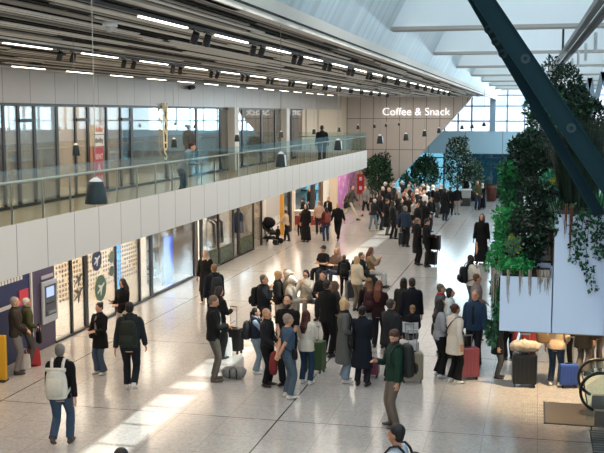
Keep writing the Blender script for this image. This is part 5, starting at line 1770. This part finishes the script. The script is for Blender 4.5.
# ---- under the gallery
q = person('person in red jacket partly hidden by the lower white planter', (522, 306), (527, 379), face=10, pose='case_l', top='jacket', topc='#8e2530', bot='trousers', botc='#1b1c20', hairc='#2a211c', tier=1)
suitcase('large black suitcase under the lower white planter', 524, 386, '#17181a', .70, .50, .30, 6, .40)
b_ = on_z(524, 386, 0)
t = thing('travel_bag', 'beige duffel bag lying on top of the black suitcase', 'bag', (b_.x, b_.y, .725), R(4))
mb = MB().loft([(-.32, 0, .10), (-.31, 0, .11), (-.2, 0, .125), (0, 0, .14), (.2, 0, .125), (.31, 0, .11), (.32, 0, .1)], [(.02, .02), (.08, .08), (.11, .12), (.12, .13), (.11, .12), (.08, .08), (.02, .02)], 18, ref=(0, 1, 0))
put(remesh(mb, .012, 1, .02, 5), 'bag_body', cloth('#c2b5a4'), t)
q = person('woman in beige jacket and blue jeans under the gallery', (553, 309), (555, 386), face=-20, pose='bag', fem=True, top='jacket', topc='#d8bd98', bot='jeans', botc='#344a66', hair='long', hairc='#3a261b', shoec='#d9d3ca', tier=1)
hand_bag(q, 'tan shoulder bag of the woman in the beige jacket', '#9c7a52', (-.26, -.12, .98), (.30, .13, .26), .3)
t = suitcase('bright blue cabin bag with a raised black handle', 568, 387, '#0c5fd6', .50, .38, .26, 12, .55, .5)
q = person('person in wide grey trousers near the escalator', (579, 302), (582, 375), face=-35, pose='stand', top='midcoat', topc='#2a2624', bot='wide', botc='#7d766e', hairc='#241b16', tier=1)
person('second person in grey trousers behind the escalator loop', (594, 300), (596, 372), face=20, pose='stand', fem=True, top='jacket', topc='#3a3431', bot='wide', botc='#8a837b', hair='bob', hairc='#2c1e17', tier=1)
person('person in dark clothes queueing behind the blue bag', (566, 300), (566, 366), face=160, pose='stand', top='jacket', topc='#20222a', bot='trousers', botc='#191b20', hairc='#2a1f19', tier=2)
person('person in maroon top deeper under the gallery', (508, 300), (509, 360), face=30, pose='stand', fem=True, top='shirt', topc='#5b2027', bot='jeans', botc='#1f2530', hair='long', hairc='#241812', tier=2)

# ---- seats in the middle of the hall and those using them
M_seat = mat('seat_black', '#222326', .5, var=.08)
def bench(px, py, n, rz, label):
    b = on_z(px, py, 0)
    t = thing('waiting_bench', label, 'bench', b, R(rz))
    MB().box((-.3 * n, -.03, .36), (.3 * n, .03, .41)).obj('beam', M_steel, t)
    for s in (-1, 1):
        MB().prism([(s * (.3 * n - .15) - .025, -.28, 0), (s * (.3 * n - .15) - .025, .28, 0), (s * (.3 * n - .15) - .025, .04, .37), (s * (.3 * n - .15) - .025, -.04, .37)], (.05, 0, 0)).obj('leg', M_steel, t)
    for k in range(n):
        x = -.3 * n + .3 + .6 * k
        MB().loft([(x, -.24, .43), (x, 0, .42), (x, .24, .45)], [(.25, .025), (.26, .03), (.25, .02)], 12).obj('seat', M_seat, t, True)
        MB().loft([(x, -.24, .48), (x, -.28, .65), (x, -.34, .88)], [(.25, .025), (.26, .025), (.23, .018)], 12).obj('backrest', M_seat, t, True)
    return t
def sitter(label, bench_o, k, **kw):
    n = 4
    a = bench_o.rotation_euler.z
    x = -.3 * bench_o['n'] + .3 + .6 * k
    p = Vector((bench_o.location.x + x * math.cos(a), bench_o.location.y + x * math.sin(a), 0))
    kw.setdefault('pose', 'sit')
    kw.setdefault('h', 1.30)
    return person(label, None, loc=p, face=math.degrees(a), **kw)
def mk(px, py, n, rz, label):
    o = bench(px, py, n, rz, label)
    o['n'] = n
    return o
B1 = mk(306, 316, 3, 175, 'black waiting bench with the travellers in pale jackets')
B2 = mk(337, 286, 3, 150, 'black waiting bench behind, with a man in a dark cap')
B3 = mk(366, 290, 3, -95, 'black waiting bench facing away beside the sunlit strip')
sitter('seated traveller in cream jacket wearing dark sunglasses', B1, 1, pose='sit_phone', fem=True, top='jacket', topc='#cdbfab', bot='trousers', botc='#9a9080', hair='bob', hairc='#1a1513', tier=2, extra=(('glasses', '#141414'),))
sitter('seated traveller in pale pink jacket next to the one in sunglasses', B1, 2, fem=True, top='jacket', topc='#d9bfae', bot='trousers', botc='#8d8274', hair='short', hairc='#8f7c68', tier=2)
sitter('seated person in black beside the travellers in pale jackets', B1, 0, pose='sit_lean', top='jacket', topc='#222327', bot='trousers', botc='#2a2b30', hairc='#1c1613', tier=2)
sitter('seated man in black tee and dark cap with folded arms', B2, 2, top='tee', topc='#17181b', bot='trousers', botc='#22242a', hair='cap', hairc='#16171a', tier=2)
sitter('seated woman with fair hair beside the man in the dark cap', B2, 1, fem=True, top='shirt', topc='#8c6a58', bot='jeans', botc='#3d4655', hair='long', hairc='#8a5f45', tier=2)
q = person('man in black with a dark backpack standing between the benches', (344, 255), (344, 296), face=5, pose='stand', top='jacket', topc='#191b1f', bot='trousers', botc='#1b1d22', hairc='#5a3a2a', tier=2)
backpack(q, 'dark backpack on the man standing between the benches', '#23262a', None, tier=2)
sitter('seated woman with brown hair in tan jacket on the far bench', B3, 0, pose='sit_phone', fem=True, top='jacket', topc='#b4936f', bot='wide', botc='#c9c9c6', hair='long', hairc='#5a3a26', tier=2)
q = sitter('seated man in charcoal jacket on the far bench', B3, 2, top='jacket', topc='#3b4038', bot='trousers', botc='#2a2d30', hairc='#5d544d', tier=2)
backpack(q, 'black backpack worn by the seated man in charcoal', '#17181c', None, tier=2)
suitcase('grey suitcase at the foot of the far bench', 352, 300, '#3a3d42', .6, .4, .26, 30, .3)
person('standing fair-haired woman in tan jacket in sun beside the seats', (357, 256), None, h=1.62, face=-40, pose='bag', fem=True, top='jacket', topc='#d9c7a8', bot='trousers', botc='#8f8069', hair='bob', hairc='#b89a70', tier=2)

# ---- middle distance
q = person('balding man in long black coat waiting with a black bag', (416, 218), (417, 265), face=-60, pose='bag', top='midcoat', topc='#131418', bot='trousers', botc='#17181c', hairc='#7d6a5c', tier=2)
hand_bag(q, 'black garment bag hanging beside the balding man', '#15161a', (-.30, .05, .40), (.32, .18, .55), .25, 'garment_bag')
q = person('man in black reading his phone beside two stacked cases', (430, 219), (426, 267), face=-75, pose='phone', top='jacket', topc='#16171b', bot='trousers', botc='#141519', hairc='#241c18', tier=2)
suitcase('black suitcase standing at the feet of the man reading his phone', 431, 266, '#1d1f22', .55, .44, .28, -15, .0)
p_ = on_z(431, 266, 0)
t = suitcase('black box case stacked on the suitcase of the man reading', 431, 266, '#191a1d', .62, .46, .3, -15, .0, loc=(p_.x + .1, p_.y + .05, .56))
q = person('balding man in blue jacket with a black case', (404, 206), (405, 247), face=-30, pose='case_l', top='jacket', topc='#28405a', bot='trousers', botc='#1c1e24', hairc='#8a7466', tier=2)
suitcase('black suitcase of the man in the blue jacket', 403, 246, '#1b1c1f', .6, .42, .27, 10, .3)
q = person('woman in long black dress walking along the planters', (480, 214), (481, 264), face=175, pose='relaxed', fem=True, top='robe', topc='#17171b', bot='none', botc='#000000', hair='long', hairc='#1e1512', tier=2)
suitcase('grey suitcase standing behind the woman in the long black dress', 484, 262, '#8b8580', .62, .42, .27, 0, .25)
q = person('woman in cream blouse leaning over a black pushchair', (284, 210), (287, 241), face=75, pose='push', fem=True, top='shirt', topc='#d9bfa0', bot='trousers', botc='#1f2024', hair='bun', hairc='#1d1512', tier=2)
# pushchair
b_ = on_z(271, 244, 0)
t = thing('pushchair', 'black pushchair standing before the orange shop wall', 'pushchair', b_, R(80), None, 1.15)
for sx_ in (-.26, .26):
    for sy_ in (-.30, .34):
        w_ = MB().cyl((sx_ - .02, sy_, .11), (sx_ + .02, sy_, .11), .11, n=20).obj('wheel', M_black, t)
    MB().bar((sx_, -.30, .12), (sx_, .42, 1.0), .03, .03).obj('frame', M_dark, t)
    MB().bar((sx_, .34, .12), (sx_, -.2, .62), .03, .03).obj('frame', M_dark, t)
MB().box((-.26, .40, .98), (.26, .44, 1.02)).obj('handle', M_dark, t)
mb = MB().loft([(0, -.32, .42), (0, -.05, .42), (0, .22, .62), (0, .28, .86)], [(.22, .05), (.23, .07), (.23, .07), (.21, .04)], 14)
mb.obj('seat', cloth('#1a1b1e'), t, True)
MB().ball((0, .12, .82), (.24, .30, .22), 16, 10).obj('hood', cloth('#141518'), t, True)
MB().box((-.2, -.2, .2), (.2, .25, .3)).obj('basket', cloth('#26272a'), t)

person('person in long black clothes in front of the shop entrance', (307, 204), (306, 242), face=160, pose='stand', fem=True, top='robe', topc='#151518', bot='none', botc='#000000', hair='long', hairc='#17110f', tier=3)
person('person in pale pink top near the shop entrance', (318, 201), (319, 234), face=20, pose='bag', fem=True, top='shirt', topc='#d3ab92', bot='jeans', botc='#23304a', hair='bun', hairc='#a77d55', tier=3)
q = person('woman in patterned red top carrying a bright bag', (325, 207), (326, 241), face=35, pose='bag', fem=True, top='shirt', topc='#7a2f2c', bot='jeans', botc='#34496a', hair='bob', hairc='#1f1613', tier=3)
backpack(q, 'red and cream backpack on the woman in the patterned top', '#a8584a', None, tier=3)
person('dark-haired person in black behind the patterned top', (327, 197), (328, 226), face=170, pose='bag', top='jacket', topc='#1c1a1d', hairc='#1a1311', tier=3, extra=(('shirt_front', '#d8c9bb'),))
q = person('bald man all in black walking towards the camera', (338, 203), (338, 240), face=175, pose='walk', top='jacket', topc='#121317', bot='trousers', botc='#131418', hair='bald', hairc='#000000', tier=3)
person('seller in black behind the white counter', (309, 188), (309, 214), face=-100, pose='stand', top='jacket', topc='#19191c', hairc='#8a6748', tier=3)
person('second seller in black beside the first behind the counter', (313, 188), (313, 213), face=150, pose='stand', top='shirt', topc='#1a1a1d', hairc='#2a1c16', tier=3)
person('customer in red jacket at the far shop', (299, 213), (300, 236), face=40, pose='bag', fem=True, top='jacket', topc='#a8433c', hair='short', hairc='#33241c', tier=3)
person('customer in dark cap at the far shop', (303, 198), (303, 226), face=110, pose='bag', top='jacket', topc='#1e2024', hair='cap', hairc='#17181b', tier=3)
person('child in dark clothes beside the pushchair', (277, 226), (278, 245), face=60, pose='stand', top='shirt', topc='#1b1b1f', hairc='#1a1412', tier=3)
b_ = on_z(305, 231, 0)
t = thing('shop_counter', 'low white counter with red front at the far shop', 'counter', b_, R(8))
MB().box((-.5, 0, 0), (.9, .6, .95)).obj('body', mat('counter_pale', '#cfc3b4', .5, var=.04), t)
MB().box((-.5, -.02, .3), (.9, 0, .75)).obj('front_panel', mat('counter_red', '#84382e', .5, var=.05), t)
MB().box((-.55, -.06, .95), (.95, .65, .99)).obj('top', M_white, t)
q = person('person in olive coat striding past the purple mural', (347, 185), (350, 221), face=-100, pose='stride', fem=True, top='midcoat', topc='#5d5a48', bot='trousers', botc='#c9bca6', hair='short', hairc='#33261f', tier=3)
hand_bag(q, 'dark bag swinging behind the striding person in olive', '#1f2024', (.32, -.1, .62), (.34, .14, .30), .3)
q = person('woman in grey top and dark shorts walking from the red cabinet', (366, 186), (366, 216), face=165, pose='walk2', fem=True, top='shirt', topc='#8f8d8c', bot='shorts', botc='#202126', hair='tail', hairc='#5f4a3b', tier=3)
hand_bag(q, 'dark bag on the arm of the woman in grey top', '#232227', (-.34, .1, .8), (.30, .12, .28), .3)
q = person('person in pale jeans bending forward at the edge of the sunlit floor', (372, 199), (373, 231), face=-40, pose='push', fem=True, top='jacket', topc='#2c2e34', bot='jeans', botc='#7f93a2', hair='cap', hairc='#c9c3b8', shoec='#c9b77a', tier=3)
q = person('man in black top and grey trousers with his back turned at the counter', (456, 186), (457, 215), face=0, pose='stand', top='shirt', topc='#15181d', bot='trousers', botc='#b5aea4', hairc='#2a1f1a', tier=3)
person('person in black beside the man in grey trousers', (450, 187), (450, 215), face=-20, pose='stand', top='coat', topc='#121317', bot='trousers', botc='#15161a', hairc='#2a221d', tier=3)
person('man in olive jacket standing left of the red-brown pot', (474, 181), (477, 210), face=-150, pose='bag', top='jacket', topc='#5d5a34', bot='jeans', botc='#2b3b52', hairc='#8c7a6b', tier=3)
person('person in long black robe next to the man in olive jacket', (482, 183), (482, 209), face=165, pose='front', fem=True, top='robe', topc='#15161a', bot='none', botc='#000000', hair='hood', hairc='#cfc5b8', tier=3)
person('barista in white shirt and black apron behind the counter', (465, 177), (466, 203), face=175, pose='gesture', fem=True, top='shirt', topc='#dfe3e6', bot='trousers', botc='#1a1b1f', hair='bun', hairc='#1c1613', tier=3, extra=(('vest', '#16171b'),))

# ---- the queue under the trees
crowd = [
    (383, 187, 376, 'coat', '#1a1b1f', 'full', '#d3c7b4', -80, 'fair-haired person in long black coat at the near end of the queue'),
    (376, 193, 372, 'jacket', '#1d1f24', 'short', '#2a1f19', -60, 'person in black jacket beside the round tree'),
    (389, 188, 388, 'coat', '#17181c', 'short', '#caa98a', -75, 'tall person in black coat third from the round tree'),
    (394, 183, 394, 'robe', '#15161a', 'hood', '#b5c3cf', -90, 'person in long black robe with pale blue headscarf'),
    (399, 187, 398, 'jacket', '#a7b2ba', 'hood', '#c2d4e0', -80, 'person in light grey jacket and pale hood in the queue'),
    (402, 181, 402, 'jacket', '#2b3440', 'cap', '#dfe5ea', -100, 'person in white cap and slate jacket in the queue'),
    (406, 189, 405, 'shirt', '#d8d4cb', 'bob', '#a5815c', -60, 'person in cream top in the middle of the queue'),
    (410, 186, 410, 'jacket', '#3d3230', 'short', '#38281f', 140, 'person in brown jacket turned back in the queue'),
    (413, 192, 412, 'shirt', '#8b3a35', 'long', '#6a4a33', 110, 'person in brick-red top in the queue'),
    (417, 189, 417, 'jacket', '#1c1e22', 'hood', '#d9c7b2', -90, 'person in black jacket and cream headscarf in the queue'),
    (420, 187, 421, 'shirt', '#c98f86', 'short', '#a07a5a', -70, 'person in salmon top in the queue'),
    (424, 190, 424, 'jacket', '#efe9df', 'tail', '#7b5940', 150, 'person in white jacket facing back in the queue'),
    (428, 186, 429, 'coat', '#14161b', 'veil', '#e9e4da', -60, 'person in black coat and white headscarf in the queue'),
    (433, 185, 434, 'robe', '#16181d', 'veil', '#e5e1d8', 100, 'person in black robe and white headscarf near the counters'),
    (437, 187, 437, 'jacket', '#23262b', 'short', '#c8a283', -60, 'person in charcoal jacket close to the left coffee counter'),
    (441, 184, 442, 'jacket', '#1a1c20', 'hood', '#d9dcd9', -100, 'person in black jacket and grey-white hood by the left counter'),
    (445, 188, 445, 'coat', '#131519', 'bob', '#2a1e18', -40, 'person in long dark coat at the left counter'),
    (408, 196, 408, 'jacket', '#23211f', 'bob', '#3a281e', 150, 'person in dark jacket in front of the queue looking back'),
    (414, 199, 415, 'shirt', '#b9aca0', 'short', '#5f4331', -120, 'person in beige top in the front of the queue'),
    (421, 196, 421, 'jacket', '#2e3036', 'short', '#1c1512', -30, 'person in grey jacket in the front of the queue'),
    (397, 194, 396, 'jacket', '#191a1e', 'long', '#3a2a20', -90, 'long-haired person in black jacket in the front of the queue'),
    (391, 183, 391, 'jacket', '#4b5058', 'short', '#8f7a67', -90, 'person in mid-grey jacket behind the tall black coat'),
    (385, 182, 385, 'jacket', '#25262b', 'cap', '#cfd3d6', -60, 'person in pale cap at the back of the queue by the round tree'),
    (426, 183, 426, 'jacket', '#3a4350', 'short', '#4a3428', -60, 'person in blue-grey jacket at the back of the queue'),
    (416, 183, 416, 'jacket', '#9fa4a8', 'bob', '#2a1d17', 120, 'person in silver-grey jacket at the back of the queue'),
    (381, 196, 381, 'jacket', '#17181c', 'bob', '#1d1613', -70, 'dark-haired person in black jacket low in front of the round tree'),
    (387, 199, 387, 'coat', '#141519', 'short', '#4b3527', -90, 'brown-haired person in black coat at the front left of the queue'),
    (393, 201, 393, 'jacket', '#1e2026', 'long', '#201713', -60, 'long dark-haired person in black at the front of the queue'),
    (401, 198, 401, 'coat', '#1a1b20', 'short', '#1a1411', -80, 'dark-haired person in black coat behind the man in blue'),
    (418, 203, 418, 'jacket', '#1b1d22', 'short', '#6b4f3b', 130, 'brown-haired person in black jacket crouched before the front of the queue'),
    (425, 201, 425, 'coat', '#17191e', 'bob', '#30211a', -50, 'person in long black coat right of the front of the queue'),
    (430, 197, 430, 'jacket', '#101115', 'short', '#241a15', -100, 'person in jet black jacket beneath the dark tree'),
    (404, 192, 404, 'jacket', '#24252b', 'short', '#b98f6c', 100, 'fair person in dark jacket facing back in the middle of the queue'),
    (396, 190, 396, 'jacket', '#15161b', 'bob', '#241a16', -90, 'person with dark bob and black jacket behind the black robe'),
    (423, 184, 423, 'coat', '#22252c', 'cap', '#e7e7e3', -90, 'person in white cap and dark coat beneath the dark tree'),
    (409, 181, 409, 'shirt', '#dfe3e4', 'short', '#33251d', -90, 'person in white top at the back of the queue'),
]
for i, (hx, hy, fx, top_, c_, hr, hc, fc, lab) in enumerate(crowd):
    hh = 1.62 + (i * 37 % 17) / 100.0
    person(lab, (hx, hy), None, h=hh, face=fc, pose=('bag', 'stand', 'phone', 'relaxed')[i % 4], fem=(i % 2 == 0), top=top_, topc=c_, bot='none' if top_ == 'robe' else 'trousers', botc=('#1b1c21', '#2b3445', '#6f6a62')[i % 3], hair=hr, hairc=hc, tier=3, group='people queueing under the trees')

# ---- upper floor
for hd_, X_, hh, kw in (((181, 143.5), -8.55, 1.46, dict(label='dark-haired woman leaning on the balcony rail', face=-80, pose='lean_rail', fem=True, top='shirt', topc='#8fa9b8', bot='jeans', botc='#31405a', hair='full', hairc='#201510', tier=2)),
                    ((322, 127), -8.7, 1.76, dict(label='man in black jacket standing behind the balcony rail', face=10, pose='stand', top='jacket', topc='#141418', bot='trousers', botc='#5a5048', hairc='#241b17', tier=2))):
    # along the rail until the crown of the head reaches its height in the photograph
    p_ = on_x(hd_[0], hd_[1], X_)
    person(kw.pop('label'), None, loc=(X_, p_.y, UPF), h=min(1.85, max(hh - .08, p_.z - UPF)), **kw)
